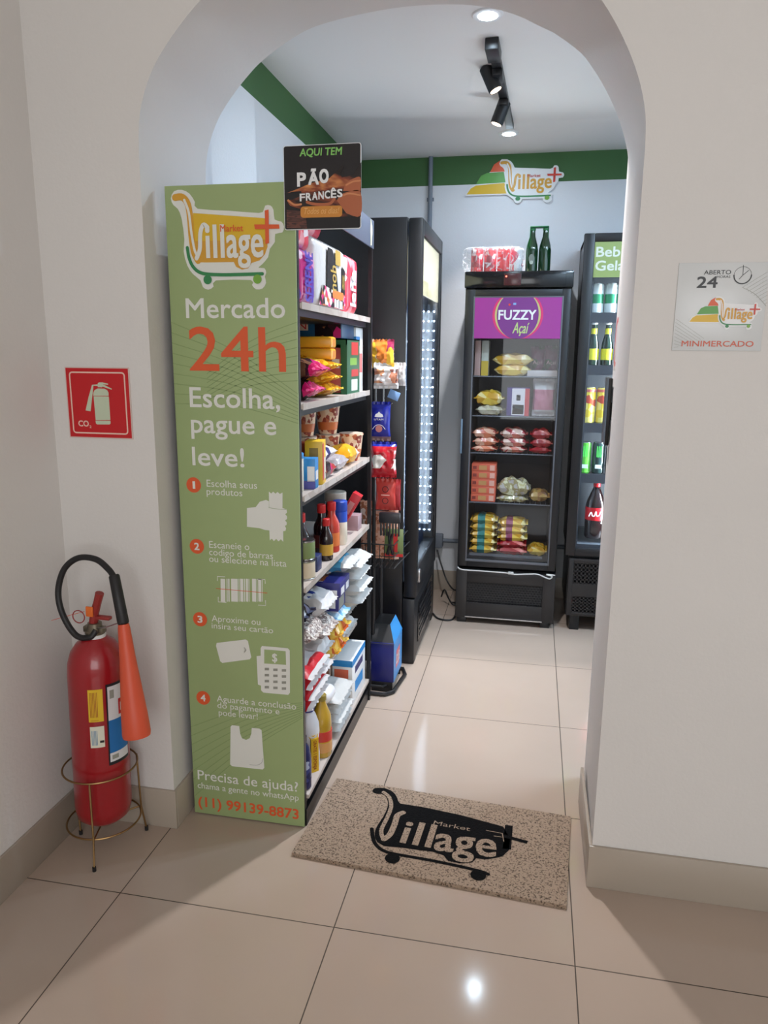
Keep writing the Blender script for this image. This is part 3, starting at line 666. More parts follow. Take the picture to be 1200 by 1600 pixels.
# ------------------------------------------------------------------ doormat
t = thing('doormat', 'beige looped vinyl doormat with a black cart emblem on the tiles', 'doormat', (.811, .119, 0), -4)
g = MB(); pts = []
for i in range(80): pts.append((-.391+.782*i/80, -.203+.0015*noise.noise(Vector((i*.7, 0, 0)))))
for i in range(40): pts.append((.391, -.203+.406*i/40))
for i in range(80): pts.append((.391-.782*i/80, .203+.0015*noise.noise(Vector((i*.7, 3, 0)))))
for i in range(40): pts.append((-.391, .203-.406*i/40))
PILE = mat_pile(); g.poly(pts, PILE, .012, X=T(0, 0, .0122)); g.build('pile', t)
g = MB(); INK = mat('mat_black_ink', (18, 18, 19), .95, spec=.1, bump=.6, bscale=150); INKM = PILE
def mp_(X_, Y_):   # doormat drawing, zoom coordinates -> mat local
    d_ = ray(440+X_*.4, 1180+Y_*.4); t__ = (.012-CAM.z)/d_.z; p = CAM+d_*t__; v = Matrix.Rotation(math.radians(4), 2) @ Vector((p.x-.811, p.y-.119)); return (v.x, v.y)
def mps(l): return [mp_(*p) for p in l]
Z1, Z2, Z3 = T(0, 0, .0130), T(0, 0, .0136), T(0, 0, .0142)
g.poly(mps([(440, 165), (464, 190), (560, 205), (700, 235), (800, 262), (866, 280), (892, 330), (888, 372), (862, 396), (838, 402), (800, 408), (760, 404), (745, 420), (700, 424), (650, 414), (632, 392), (590, 378), (540, 372), (470, 362), (400, 356), (372, 340), (380, 290), (410, 240), (432, 200)]), INK, X=Z1)
g.stroke(mps([(375, 140), (400, 142), (425, 158), (436, 195), (420, 240), (390, 290), (388, 325), (410, 342)]), .034, INK, X=T(0, 0, .0133))
g.stroke(mps([(352, 288), (362, 340), (395, 372), (450, 388), (600, 415), (760, 450), (806, 466)]), .012, INK, X=Z1)
g.stroke(mps([(888, 275), (884, 320), (880, 368)]), .024, INK, X=Z1, rnd=False); g.stroke(mps([(800, 298), (880, 320), (960, 342)]), .014, INK, X=T(0, 0, .0134), rnd=False)
for cx_, cy_ in ((433, 404), (768, 470)):
    c_ = mp_(cx_, cy_); g.disc(c_[0], c_[1], .022, INK, X=Z2)
g.build('black_emblem', t)
g = MB()
g.stroke(mps([(398, 146), (420, 165), (428, 200), (414, 242), (390, 292), (394, 322)]), .013, INKM, X=Z2)
g.stroke(mps([(400, 330), (424, 310), (442, 270), (452, 238), (474, 226)]), .019, INKM, X=T(0, 0, .0139))
def mtext(s, a0, a1, h, m, w, Z, **k):
    p0, p1 = Vector(mp_(*a0)), Vector(mp_(*a1)); dd = p1-p0; an = math.degrees(math.atan2(dd.y, dd.x))
    g.text(s, 0, dd.length, 0, h, m, weight=w, X=Z @ T(p0.x, p0.y, 0) @ RZ(an), **k)
mtext('ill', (458, 342), (582, 364), .112, INKM, .02, Z2, capref='l'); mtext('age', (592, 372), (838, 402), .118, INKM, .02, Z2, capref='l')
mtext('Market', (592, 272), (735, 298), .020, INKM, .0, Z2)
g.stroke(mps([(800, 296), (862, 308), (868, 340)]), .003, INKM, X=Z3, sub=1); g.stroke(mps([(830, 318), (860, 322)]), .003, INKM, X=Z3, sub=1)
g.build('beige_lettering', t)

# ------------------------------------------------------------------ gondola shelf
SHX0, SHX1, SHY0, SHY1 = .055, .412, .088, .985
LEV = [1.572, 1.300, 1.040, .768, .352, .10]
SHELFW = mat('shelf_off_white', (188, 176, 168), .4); TAGP = printed('price_strip', [(190, 178, 168), (182, 168, 158), (198, 188, 180)], 22, .4)
GM = mat('header_grey_metal', (84, 92, 110), .4)
t = thing('gondola_shelf', 'black steel shelving unit full of groceries behind the green banner', 'shelf unit')
for (x, y) in ((SHX0, SHY0), (SHX1-.022, SHY0), (SHX0, SHY1-.02), (SHX1-.012, SHY1-.016)):
    MB().box(x, x+.014, y, y+.016, 0, (1.80 if y < .5 else 1.92) if x > .2 else 1.76, BLACKM).build('upright', t)
MB().box(SHX0, SHX0+.004, SHY0+.016, SHY1-.02, .06, 1.74, BLACKM).build('back_panel', t)
MB().box(SHX0+.014, SHX1-.022, SHY0, SHY0+.003, .012, 1.80, BLACKM).build('end_panel', t)
for i, z in enumerate(LEV):
    xf = SHX1-.004 if i < 4 else (.36 if i == 4 else SHX1)
    sh = MB().box(SHX0+.004, xf, SHY0+.016, SHY1-.02, z-.014, z, SHELFW, .001).box(SHX0+.02, xf-.012, SHY0+.018, SHY1-.022, z-.034, z-.0142, BLACKM).build('shelf_board', t)
    if 0 < i < 4 or i == 0: MB().box(xf, xf+.002, SHY0+.018, SHY1-.022, z-.016, z+.003, TAGP).build('price_strip', sh)
MB().box(SHX0, SHX1-.004, SHY0+.003, SHY1-.02, .0, .055, BLACKM).build('kick_plate', t)
MB().box(SHX1+.001, SHX1+.006, .30, SHY1, 1.825, 1.925, GM, .001).box(.34, SHX1, .30, SHY1, 1.905, 1.92, BLACKM).build('header_panel', t)
g = MB().poly([(.0, .0), (.018, .004), (.022, .03), (.030, .05), (.024, .075), (.012, .08), (.008, .095), (0, .088), (-.004, .05), (.004, .02)], C('torn_sticker', 214, 210, 170), X=T(SHX1+.0066, .925, 1.83) @ RZ(90) @ RX(90)); g.build('torn_sticker', t)

# ------------------------------------------------------------------ goods: builders, each makes one separate product
def bag(name, label, bands, w, h, d, loc, rz=0, tilt=0, lay=False, rot90=False, group=None, seed=None, cat='bag', letter=None, wr=.15, crimp=.012, soft=.5, side=-1):
    seed = seed if seed is not None else random.random()*40
    X = RX(tilt)
    if lay: X = T(0, h/2, d/2) @ RX(90) @ RZ(0)
    if rot90: X = T(-h/2, 0, d/2) @ RZ(-90) @ RX(90) @ Matrix.Diagonal((1, 1, -1, 1)) @ Matrix.Diagonal((1, 1, -1, 1)) @ Matrix.Identity(4); X = T(-h/2, 0, d/2) @ RY(90)
    g = MB(); g.pillow(w, h, d, bands, X=X @ RZ(90) if rot90 else X, seed=seed, wr=wr, crimp=crimp, soft=soft)
    if letter:
        s_, lw, z0, z1, mt = letter
        g.text(s_, -lw/2, lw/2, z0, z1, mt, .012, X=X @ T(0, -d/2*1.0-.001, 0) @ WALLM)
    return g.build(name, loc=loc, rz=rz, label=label, cat=cat, group=group)
def carton(name, label, w, d, h, m, loc, rz=0, tilt=0, panels=(), letter=None, group=None, cat='box', bev=.0012, X=None):
    """box with origin at the bottom centre; panels: (face, u0, u1, v0, v1, material) in 0..1 on '-y', '+x' or top"""
    g = MB(); X = X or RX(tilt)
    g.box(-w/2, w/2, -d/2, d/2, 0, h, m, bev, X=X)
    for f_, u0, u1, v0, v1, pm in panels:
        if f_ == 'f': g.poly([(-w/2+w*u0, h*v0), (-w/2+w*u1, h*v0), (-w/2+w*u1, h*v1), (-w/2+w*u0, h*v1)], pm, X=X @ T(0, -d/2-.0003, 0) @ WALLM)
        elif f_ == 'r': g.poly([(-d/2+d*u0, h*v0), (-d/2+d*u1, h*v0), (-d/2+d*u1, h*v1), (-d/2+d*u0, h*v1)], pm, X=X @ T(w/2+.0003, 0, 0) @ RZ(90) @ WALLM)
        else: g.poly([(-w/2+w*u0, -d/2+d*v0), (-w/2+w*u1, -d/2+d*v0), (-w/2+w*u1, -d/2+d*v1), (-w/2+w*u0, -d/2+d*v1)], pm, X=X @ T(0, 0, h+.0003))
    if letter:
        for (s_, u0, u1, v0, v1, mt, *rest) in letter:
            f_ = rest[0] if rest else 'f'
            if f_ == 'f': g.text(s_, -w/2+w*u0, -w/2+w*u1, h*v0, h*v1, mt, .012, X=X @ T(0, -d/2-.0008, 0) @ WALLM)
            elif f_ == 'v': g.text(s_, h*u0, h*u1, w*v0-w/2, w*v1-w/2, mt, .012, X=X @ T(0, -d/2-.0008, 0) @ WALLM @ T(0, 0, 0) @ Matrix(((0, -1, 0, 0), (1, 0, 0, 0), (0, 0, 1, 0), (0, 0, 0, 1))))
            else: g.text(s_, -d/2+d*u0, -d/2+d*u1, h*v0, h*v1, mt, .012, X=X @ T(w/2+.0008, 0, 0) @ RZ(90) @ WALLM)
    return g.build(name, loc=loc, rz=rz, label=label, cat=cat, group=group)
def bottle(name, label, prof, mbody, cap, mcap, lab=None, loc=(0, 0, 0), group=None, cat='bottle', X=None, n=20, rz=0):
    t = thing(name, label, cat, loc, rz, group); X = X or Matrix.Identity(4)
    MB().lathe(prof, mbody, n, X=X).build('body', t)
    if cap: MB().lathe(cap, mcap, n, X=X).build('cap', t)
    if lab:
        for (r, z0, z1, mt) in lab: MB().lathe([(r*.98, z0-.0002), (r, z0), (r, z1), (r*.98, z1+.0002)], mt, n, X=X).build('label', t)
    return t
PINKT = printed('pink_tissue_wrap', [(236, 70, 90), (250, 160, 170), (244, 236, 240), (240, 96, 110), (226, 60, 84)], 26, .3)
MAGT = printed('magenta_tissue_wrap', [(206, 40, 130), (236, 150, 200), (120, 70, 190), (240, 200, 225), (214, 50, 140)], 34, .3, stretch=(1, 1, .6))
WHT = mat('white_film', (216, 214, 214), .35, bump=.25, bscale=30)
MIX = printed('mixed_wrap', [(214, 120, 60), (236, 232, 226), (40, 34, 34), (232, 60, 130), (240, 236, 230)], 55, .3)
GLD = C('gold_ink', 196, 164, 80)

def tissue_pack(label, w, d, h, m, loc, rz=0, deco=None):
    t = thing('tissue_pack', label, 'tissue pack', loc, rz, 'toilet paper packs on the top shelf')
    g = MB(); g.box(-w/2, w/2, -d/2, d/2, 0, h, m, min(w, d)*.16, seg=3)
    for v in g.v: v += Vector((1, 1, 0))*.004*noise.noise(v*30)
    g.build('wrapper', t)
    if deco: deco(t, w, d, h)
    return t
R90 = Matrix(((0, -1, 0, 0), (1, 0, 0, 0), (0, 0, 1, 0), (0, 0, 0, 1)))
def side(w): return T(w/2+.0045, 0, 0) @ RZ(90) @ WALLM       # drawing on the +x (aisle) face
def deco_nob(t, w, d, h):
    g = MB(); X = side(w)
    g.poly([(-d*.18, h*.04+.04), (-d*.15, h*.90), (0, h*.90), (d*.08, h*.8), (d*.15, h*.55), (d*.2, h*.30)], BLK, X=X)
    g.poly([(d*.33, h*.30), (d*.33, h*.72), (d*.44, h*.66), (d*.44, h*.28)], BLK, X=X)
    g.rrect(d*.10, h*.70, d*.28, h*.92, .004, GLD, X=X @ T(0, 0, .0004))
    g.text('nob', h*.30, h*.68, -d*.13, -d*.0, GLD, .02, X=X @ T(0, 0, .0005) @ R90 @ Matrix.Diagonal((1, -1, 1, 1)) @ Matrix.Diagonal((1, -1, 1, 1)), capref='n')
    g.text('S', h*.36, h*.6, -d*.42, -d*.34, GLD, .02, X=X @ T(0, 0, .0005) @ R90)
    g.build('black_print', t)
    g = MB(); g.poly([(-d*.42, 0.01), (d*.44, 0.01), (d*.44, h*.26), (-d*.30, h*.34)], MIX, X=X @ T(0, 0, .0003)); g.poly([(d*.05, h*.06), (d*.35, h*.05), (d*.35, h*.17), (d*.05, h*.18)], printed('bar_ink', [(240, 240, 240), (120, 120, 120)], 300, .4, stretch=(0, 1, 0)), X=X @ T(0, 0, .0006))
    g.rrect(0, h*.19, d*.38, h*.31, .01, C('bread_orange', 222, 130, 60), X=X @ T(0, 0, .0006)); g.build('colour_print', t)
def deco_word(word, m=WHITE, u=(-.35, .2), v=(.1, .8)):
    def f(t, w, d, h):
        g = MB(); g.text(word, h*v[0], h*v[1], d*u[0], d*u[1], m, .02, X=side(w) @ R90); g.build('lettering', t)
    return f
z = LEV[0]
tissue_pack('magenta and purple toilet paper pack nearest the green banner on the top shelf', .20, .165, .150, MAGT, (.300, .198, z), 0, deco_word('SERENE', C('ink_violet2', 90, 70, 190), (-.2, .25), (.05, .95)))
tissue_pack('white toilet paper pack with black swoosh and gold lettering on the top shelf', .19, .36, .205, WHT, (.298, .466, z), 0, deco_nob)
tissue_pack('red and white toilet paper pack at the right end of the top shelf', .19, .185, .200, PINKT, (.298, .745, z), 0, deco_word('lene', WHITE, (-.2, .25), (.15, .75)))
tissue_pack('pink toilet paper pack stacked on the magenta pack beside the bread sign', .19, .125, .140, PINKT, (.295, .198, z+.152), 0)
tissue_pack('pink toilet paper pack on top of the white pack', .17, .16, .055, PINKT, (.285, .375, z+.207), 0)

# second shelf
z = LEV[1]
BLUEB = C('deep_blue_box', 18, 78, 120); GRNB = C('deep_green_box', 18, 92, 62)
YS = C('yellow_film', 236, 170, 40, .3); DSN = printed('dark_snack_film', [(52, 26, 36), (86, 50, 48), (200, 40, 120), (30, 20, 26), (120, 80, 60)], 26, .25)
t = thing('display_carton', 'open dark green display carton full of packets on the second shelf', 'display carton', (.235, .755, z))
MB().box(-.16, .16, -.095, -.091, .17, .19, GRNB).box(-.16, .16, .091, .095, 0, .19, GRNB).box(-.16, -.156, -.091, .091, 0, .19, GRNB).box(.156, .16, -.095, .091, 0, .19, GRNB).box(-.156, .156, -.091, .091, 0, .004, GRNB).box(-.16, .16, -.095, .095, .186, .19, GRNB).box(.138, .16, -.096, -.092, 0, .17, GRNB).build('carton', t)
g = MB(); X = T(.1605, 0, 0) @ RZ(90) @ WALLM
for (u0, u1, v0, v1, m_) in ((-.03, .07, .135, .18, 'carton_red'), (-.05, .05, .10, .125, 'leaf_green_print'), (-.03, .075, .06, .085, 'carton_red'), (-.03, .06, .01, .05, 'white_print')):
    g.poly([(u0, v0), (u1, v0), (u1, v1), (u0, v1)], C('carton_red', 196, 44, 46) if m_ == 'carton_red' else MATS[m_], X=X)
g.build('side_print', t)
for k, x_ in enumerate((.115, .20, .285, .36)):
    carton('packet', '%s packet standing inside the green display carton' % ('dark left', 'second black', 'deep red', 'pink and red right')[k], .07 if k < 3 else .045, .10, .155, (C('carton_black', 30, 26, 30), MATS['carton_black'], C('deep_red_card', 150, 34, 46), C('rose_red_card', 196, 90, 90))[k], (x_ - (.010 if k == 3 else 0), .728, z+.0045), 0, panels=(('f', .2, .8, .55, .75, WHITE),) if k in (1, 3) else (('f', .15, .4, .75, .8, YEL), ('f', .6, .7, .8, .84, YEL)))
carton('snack_carton', 'blue snack carton lying on the green display carton', .30, .18, .058, BLUEB, (.225, .755, z+.191), 0, panels=(('f', .02, .60, .45, .98, C('carton_cream', 220, 190, 170)), ('f', .68, .99, .03, .97, DSN)), letter=(('ELLMAN', .05, .58, .52, .92, C('carton_red', 196, 44, 46)),))
carton('tall_box', 'white and sky blue box at the rear end of the second shelf', .06, .11, .235, WHITE, (.352, .905, z), 0, panels=(('f', .0, 1, .72, .86, C('sky_blue', 40, 140, 210)), ('r', .0, .55, .72, .86, MATS['sky_blue']), ('r', .1, .9, .3, .6, C('pink_ink', 230, 120, 120)), ('f', .0, 1, .0, .6, C('carton_red', 196, 44, 46))))
for k in range(2):
    carton('biscuit_packet', ('%s long yellow biscuit packet lying on the yellow crinkled bags' % ('lower', 'upper')[k]), .245, .06, .036, YS, (.270, .50, z+.120+k*.0365), 0, bev=.008, group='yellow biscuit packets on the second shelf', cat='packet', panels=(('r', .2, .8, .2, .8, C('amber_print2', 206, 130, 40)),))
MGT = printed('magenta_film', [(214, 36, 110), (240, 90, 150), (190, 24, 90)], 60, .2)
YCR = printed('yellow_snack_film', [(240, 184, 40), (214, 140, 30), (250, 210, 90), (200, 120, 20)], 70, .2)
BS = printed('black_snack_film', [(26, 18, 22), (36, 24, 28), (70, 50, 46), (180, 170, 160), (24, 18, 22)], 30, .2)
for k in range(2):
    bag('snack_bag', '%s dark snack bag with crinkled magenta end in front on the second shelf' % ('lower', 'upper')[k], [(0, .88, (BS, DSN)[k]), (.88, 1, MGT)], .15, .27, .066, (.268+.01*k, .285+.03*k, z+k*.060), rot90=True, seed=3+k, wr=.3)
for k in range(3):
    bag('snack_bag', '%s yellow crinkled snack bag behind the dark snack bags' % ('lowest', 'middle', 'topmost')[k], [(0, .45, BS), (.45, 1, YCR)], .15, .27, .052, (.268, .50-.01*k, z+k*.038), rot90=True, seed=6+k, wr=.35)

# third shelf: noodle cups etc
z = LEV[2]
CUP = printed('noodle_cup_print', [(226, 190, 156), (226, 190, 156), (232, 206, 176), (190, 100, 60), (150, 60, 40)], 70, .5); CUPB = C('cup_band', 206, 112, 56)
def cup(label, loc):
    t = thing('noodle_cup', label, 'cup', loc, group='instant noodle cups on the third shelf')
    MB().lathe([(.031, 0), (.033, .002), (.0385, .04), (.045, .096), (.0475, .098), (.0475, .103), (.044, .104)], CUP, 24).build('body', t)
    MB().lathe([(.040, .1042), (.0455, .1044), (.0455, .1054), (.040, .1056)], C('cup_lid', 226, 200, 180), 24).build('lid', t)
    MB().lathe([(.0352, .016), (.0397, .045), (.0385, .046)], CUPB, 24).build('band', t)
    return t
for lab, x, y, k in (('lower paper noodle cup of the left stack beside the banner', .225, .70, 0), ('upper paper noodle cup of the left stack beside the banner', .225, .70, 1),
                     ('lower paper noodle cup of the middle stack on the third shelf', .285, .80, 0), ('upper paper noodle cup of the middle stack on the third shelf', .285, .80, 1),
                     ('single paper noodle cup right of the stacks on the third shelf', .358, .87, 0)): cup(lab, (x, y, z+k*.107+(0)))
carton('custard_box', 'yellow cardboard box standing on the third shelf behind the blue tub', .055, .07, .135, C('yellow_card', 236, 190, 50), (.375, .335, z), 8, panels=(('f', .25, .75, .55, .85, C('card_olive', 150, 120, 40)), ('r', .0, .4, .1, .95, C('card_red', 214, 70, 60)), ('r', .5, .9, .1, .6, WHITE)))
carton('powder_box', 'orange red box behind the yellow box on the third shelf', .05, .06, .12, C('card_orange_red', 206, 84, 50), (.325, .40, z), 0)
t = bottle('powder_tin', 'cream tin with sky blue lid near the banner on the third shelf', [(.029, 0), (.03, .002), (.03, .095), (.029, .098)], C('cream_tin', 222, 216, 200), [(.0305, .098), (.031, .1), (.031, .112), (.029, .114)], C('sky_blue', 40, 140, 210), loc=(.352, .185, z), cat='tin')
carton('milk_tub', 'small blue and white carton in front on the third shelf', .045, .045, .092, C('sky_blue', 40, 140, 210), (.383, .245, z), 5, panels=(('f', .0, 1, .0, .28, C('ink_violet', 90, 90, 170)), ('f', .45, .95, .25, .75, WHITE), ('r', .1, .9, .3, .6, WHITE)))
SILV = mat('silver_film', (196, 190, 196), .25, metal=.3, bump=.3, bscale=60)
bag('pasta_bag', 'white and navy packet lying on the third shelf', [(0, .45, WHT), (.45, .68, C('navy_film', 40, 44, 110, .3)), (.5, 1, WHT)], .13, .17, .05, (.33, .45, z+.055), lay=True, seed=11)
bag('coffee_packet', 'dark brown and red packet in front on the third shelf', [(0, .35, C('snack_red', 170, 50, 50, .3)), (.35, 1, DSN)], .11, .16, .055, (.345, .43, z), lay=True, seed=12)
bag('sugar_bag', 'silver and white packet right of the navy packet on the third shelf', [(0, 1, SILV)], .10, .14, .055, (.345, .62, z), lay=True, seed=13)
bag('noodle_bag', 'yellow film bag at the right end of the third shelf', [(0, .3, WHT), (.3, 1, C('yellow_film', 236, 170, 40, .3))], .10, .13, .07, (.35, .77, z), lay=True, seed=14)

# fourth shelf: sauces
z = LEV[3]
SAUCE = mat('soy_sauce', (34, 18, 18), .12, coat=.6); RCAP = C('red_cap', 206, 44, 44, .4)
def sauce(label, x, y, s=1, m=SAUCE, lm=None, capm=RCAP, rot=0):
    lm = lm or C('sauce_label', 206, 160, 60)
    return bottle('sauce_bottle', label, [(.022*s, 0), (.0245*s, .004), (.0245*s, .08*s), (.022*s, .092*s), (.012*s, .112*s), (.0105*s, .128*s)], m, [(.0125*s, .126*s), (.0135*s, .128*s), (.0135*s, .15*s), (.0115*s, .152*s)], capm, [(.0249*s, .02*s, .06*s, lm)], loc=(x, y, z), group='sauce bottles on the fourth shelf', n=18)
sauce('short soy sauce bottle with yellow label in front on the fourth shelf', .384, .42, .92)
sauce('dark sauce bottle with red cap behind the short soy bottle', .345, .50, 1.12, lm=C('sauce_label_dark', 96, 40, 36))
sauce('dark sauce bottle with red cap nearest the banner on the fourth shelf', .325, .33, 1.15, lm=C('sauce_label_navy', 40, 50, 90))
sauce('slim dark sauce bottle deep on the fourth shelf beside the banner', .27, .42, 1.2, lm=C('sauce_label_dark', 96, 40, 36))
sauce('ketchup bottle with red body on the fourth shelf', .372, .53, 1.15, m=C('ketchup', 190, 60, 44, .3), lm=C('ketchup_label', 222, 120, 60))
bottle('mayonnaise_tube', 'white and blue squeeze tube standing on the fourth shelf', [(.02, 0), (.026, .01), (.026, .11), (.022, .125)], C('mayo_white', 236, 226, 206), [(.024, .122), (.0265, .126), (.0265, .158), (.024, .16)], C('royal_blue', 40, 80, 190), [(.0264, .085, .122, C('royal_blue', 40, 80, 190))], loc=(.376, .63, z), cat='tube')
t = bottle('lidded_jar', 'brown jar with wide beige lid at the back of the fourth shelf', [(.035, 0), (.038, .004), (.038, .13), (.034, .14)], C('jar_brown', 84, 60, 50, .2), [(.039, .14), (.0405, .142), (.0405, .172), (.038, .175)], C('jar_lid_beige', 196, 184, 170), loc=(.335, .72, z), cat='jar')
for k, lab in ((0, 'lower green tomato tin of the stack on the fourth shelf'), (1, 'upper green tomato tin of the stack on the fourth shelf')):
    t = thing('food_tin', lab, 'tin', (.378, .205, z+k*.0615), group='green stacked tins')
    MB().lathe([(.030, 0), (.031, .001), (.031, .003), (.030, .004), (.030, .056), (.031, .057), (.031, .0595), (.029, .060)], STEEL, 24).build('body', t)
    MB().lathe([(.0302, .005), (.0304, .006), (.0304, .054), (.0302, .055)], C('tin_red', 180, 60, 50) if k == 0 else C('tin_green', 130, 150, 96), 24, X=RZ(0), mats=[C('tin_green', 130, 150, 96), C('tin_cream', 220, 206, 180) if k == 0 else C('tin_green', 130, 150, 96), C('tin_green', 130, 150, 96)]).build('label', t)
carton('tomato_carton', 'small white lettered carton behind the green tins', .04, .05, .115, WHITE, (.322, .255, z), 0, panels=(('f', .1, .9, .78, 1, RCAP), ('f', .15, .85, .3, .7, GREYP)))
carton('seasoning_box', 'slim mustard yellow carton beside the banner on the fourth shelf', .03, .05, .14, C('mustard_card', 206, 160, 70), (.356, .135, z), 0, panels=(('f', .2, .9, .1, .8, printed('mustard_print', [(206, 160, 70), (120, 70, 40), (236, 210, 140)], 90)),))
carton('navy_box', 'dark navy carton behind the tins on the fourth shelf', .05, .05, .05, C('navy_card', 36, 48, 96), (.372, .295, z), 0)
carton('toothpaste_box', 'long red and white box leaning at the end of the fourth shelf', .035, .04, .17, C('box_red', 200, 40, 50), (.33, .80, z), 0, X=T(-.012, 0, .008) @ RY(30), panels=(('f', .1, .9, .05, .3, WHITE), ('f', .2, .8, .5, .8, C('box_rose', 226, 150, 150))))
carton('rose_box', 'grey rose carton at the far end of the fourth shelf', .05, .06, .06, C('rose_card', 170, 140, 146), (.368, .87, z), 0)

# fifth shelf: sacks
z = LEV[4]
CY = mat('light_blue_film', (96, 176, 214), .3, bump=.3, bscale=40); WB = mat('milk_white_film', (204, 204, 202), .35, bump=.3, bscale=30)
SUG = printed('grain_film', [(206, 196, 188), (170, 156, 150), (226, 220, 214), (120, 100, 96)], 160, .3); RICE = printed('red_white_film', [(206, 44, 54), (228, 222, 222), (220, 216, 216), (196, 30, 46)], 9, .3)
DKF = printed('dark_bean_film', [(40, 36, 44), (70, 64, 78), (120, 124, 150), (30, 26, 30)], 40, .2)
BR = printed('brown_wrap_film', [(90, 60, 48), (140, 80, 50), (60, 40, 36), (200, 190, 190)], 26, .3)
zs = .492; zl = LEV[4]
def sack(name, label, bands, x, y, zz, wid, d, ln=.20, **k): bag(name, label, bands, wid, ln, d, (x, y, zz), rot90=True, **k)
OB = C('emblem_blue', 44, 66, 150)
def emblem_on(label_, u, w_, m_=None):
    o = [x for x in COL.objects if x.get('label', '') == label_][0]
    g = MB(); n_ = 18; g.add([(w_*math.cos(2*PI*q/n_), u, w_*.7*math.sin(2*PI*q/n_)) for q in range(n_)], [tuple(range(n_))], m_ or OB); return o, g
FB = [(0, .55, CY), (.55, 1, WB)]
for k in range(4):
    sack('flour_sack', '%s white flour sack with pale blue back at the rear of the fifth shelf' % ('lowest', 'second', 'third', 'topmost')[k], FB, .318+.006*(k % 2), .80-.008*k, zs+k*.050, .20, .060, .24, seed=20+k, wr=.3, group='white and pale blue flour sacks on the fifth shelf')
sack('flour_sack', 'topmost light blue flour packet of the fifth shelf in front of the white sacks', [(0, .3, WB), (.3, .85, CY), (.85, 1, WB)], .315, .66, zs+.170, .15, .060, .22, seed=25, wr=.3)
carton('pasta_box', 'navy blue carton with white panels on the fifth shelf', .21, .135, .052, C('navy_carton', 46, 44, 120), (.305, .565, zs+.118), 0, panels=(('f', .70, .95, .08, .5, WHITE), ('r', .1, .45, .1, .6, WHITE), ('r', .6, .9, .1, .6, WHITE)))
carton('cocoa_box', 'small navy carton under the pasta box of the fifth shelf', .10, .10, .055, MATS['navy_carton'], (.350, .56, zs+.062), 0, panels=(('r', .1, .8, .1, .9, GREYP), ('f', .5, .9, .2, .8, WHITE)))
sack('rice_sack', 'pale blue crinkled packet low on the fifth shelf', [(0, 1, printed('pale_blue_print', [(190, 220, 236), (120, 180, 220), (226, 232, 236)], 40, .25))], .30, .58, zs, .15, .060, .22, seed=27, wr=.3)
sack('biscuit_bag', 'brown packet on top of the navy pasta carton', [(0, 1, BR)], .27, .50, zs+.172, .12, .035, .18, seed=26, wr=.3)
sack('sugar_sack', 'round white sugar sack with blue oval emblem on the fifth shelf', [(0, 1, WHT)], .318, .41, zs+.088, .145, .085, .18, seed=28, wr=.2)
sack('grain_sack', 'grainy sack under the round sugar sack on the fifth shelf', [(0, 1, SUG)], .305, .42, zs+.0, .15, .080, .21, seed=29, wr=.2)
sack('grain_sack', 'grainy grey sugar sack with blue emblem lying in front on the fifth shelf', [(0, .25, C('amber_end', 226, 160, 50)), (.25, 1, SUG)], .310, .265, zs+.045, .14, .075, .20, seed=30, wr=.2)
sack('bean_sack', 'dark glossy bean sack beside the banner on the fifth shelf', [(0, 1, DKF)], .285, .215, zs+.115, .15, .070, .20, seed=31, wr=.3)
sack('bean_sack', 'second dark bean sack below the glossy one beside the banner', [(0, 1, DKF)], .26, .165, zs+.01, .10, .060, .18, seed=32, wr=.3)
for nm, dx, dy, dz in (('sugar_sack', .018, -.0655, .012), ('grain_sack.001', .02, -.0605, .012)):
    o = COL.objects.get(nm)
    if o: MB().poly([(.026*math.cos(2*PI*q_/20), .018*math.sin(2*PI*q_/20)) for q_ in range(20)], OB, X=T(dx, dy+.026, .070+dz*.5) @ RX(38)).poly([(.016*math.cos(2*PI*q_/20), .006*math.sin(2*PI*q_/20)) for q_ in range(20)], WHITE, X=T(dx, dy+.0255, .0712+dz*.5) @ RX(38)).build('blue_emblem', o)
for k in range(4):
    sack('rice_sack', 'red and white rice sack, %s of the stack beside the banner' % ('lowest', 'second', 'third', 'topmost')[k], [(0, .3, WHT), (.3, .5, C('rice_red', 200, 36, 48, .3)), (.68, .78+.04*(k % 2), WHT), (.78+.04*(k % 2), .94, MATS['rice_red'] if 'rice_red' in MATS else C('rice_red', 200, 36, 48, .3)), (.94, 1, WHT)], .300+.006*(k % 2), .205, zl+.001+k*.035, .20, .050, .24, seed=33+k, wr=.3, group='red and white rice sacks')
for k in range(2):
    sack('noodle_bag', '%s amber film bag under the navy cartons of the fifth shelf' % ('lower', 'upper')[k], [(0, .4, printed('amber_dark_film', [(60, 40, 34), (190, 110, 40), (40, 30, 28)], 30, .25)), (.4, 1, printed('amber_film', [(226, 160, 50), (200, 90, 40), (240, 200, 90)], 30, .2))], .295+.01*k, .60, zl+k*.068, .16, .08, .20, seed=50+k, wr=.3)
    sack('flour_sack', '%s shaded white sack under the flour sacks at the rear of the fifth shelf' % ('lower', 'upper')[k], [(0, 1, WB)], .280, .80, zl+k*.068, .18, .08, .20, seed=52+k, wr=.3)
    sack('sugar_sack', '%s white sugar sack under the grainy sack of the fifth shelf' % ('lower', 'upper')[k], [(0, 1, WHT)], .295, .40, zl+k*.068, .16, .08, .20, seed=54+k, wr=.3)
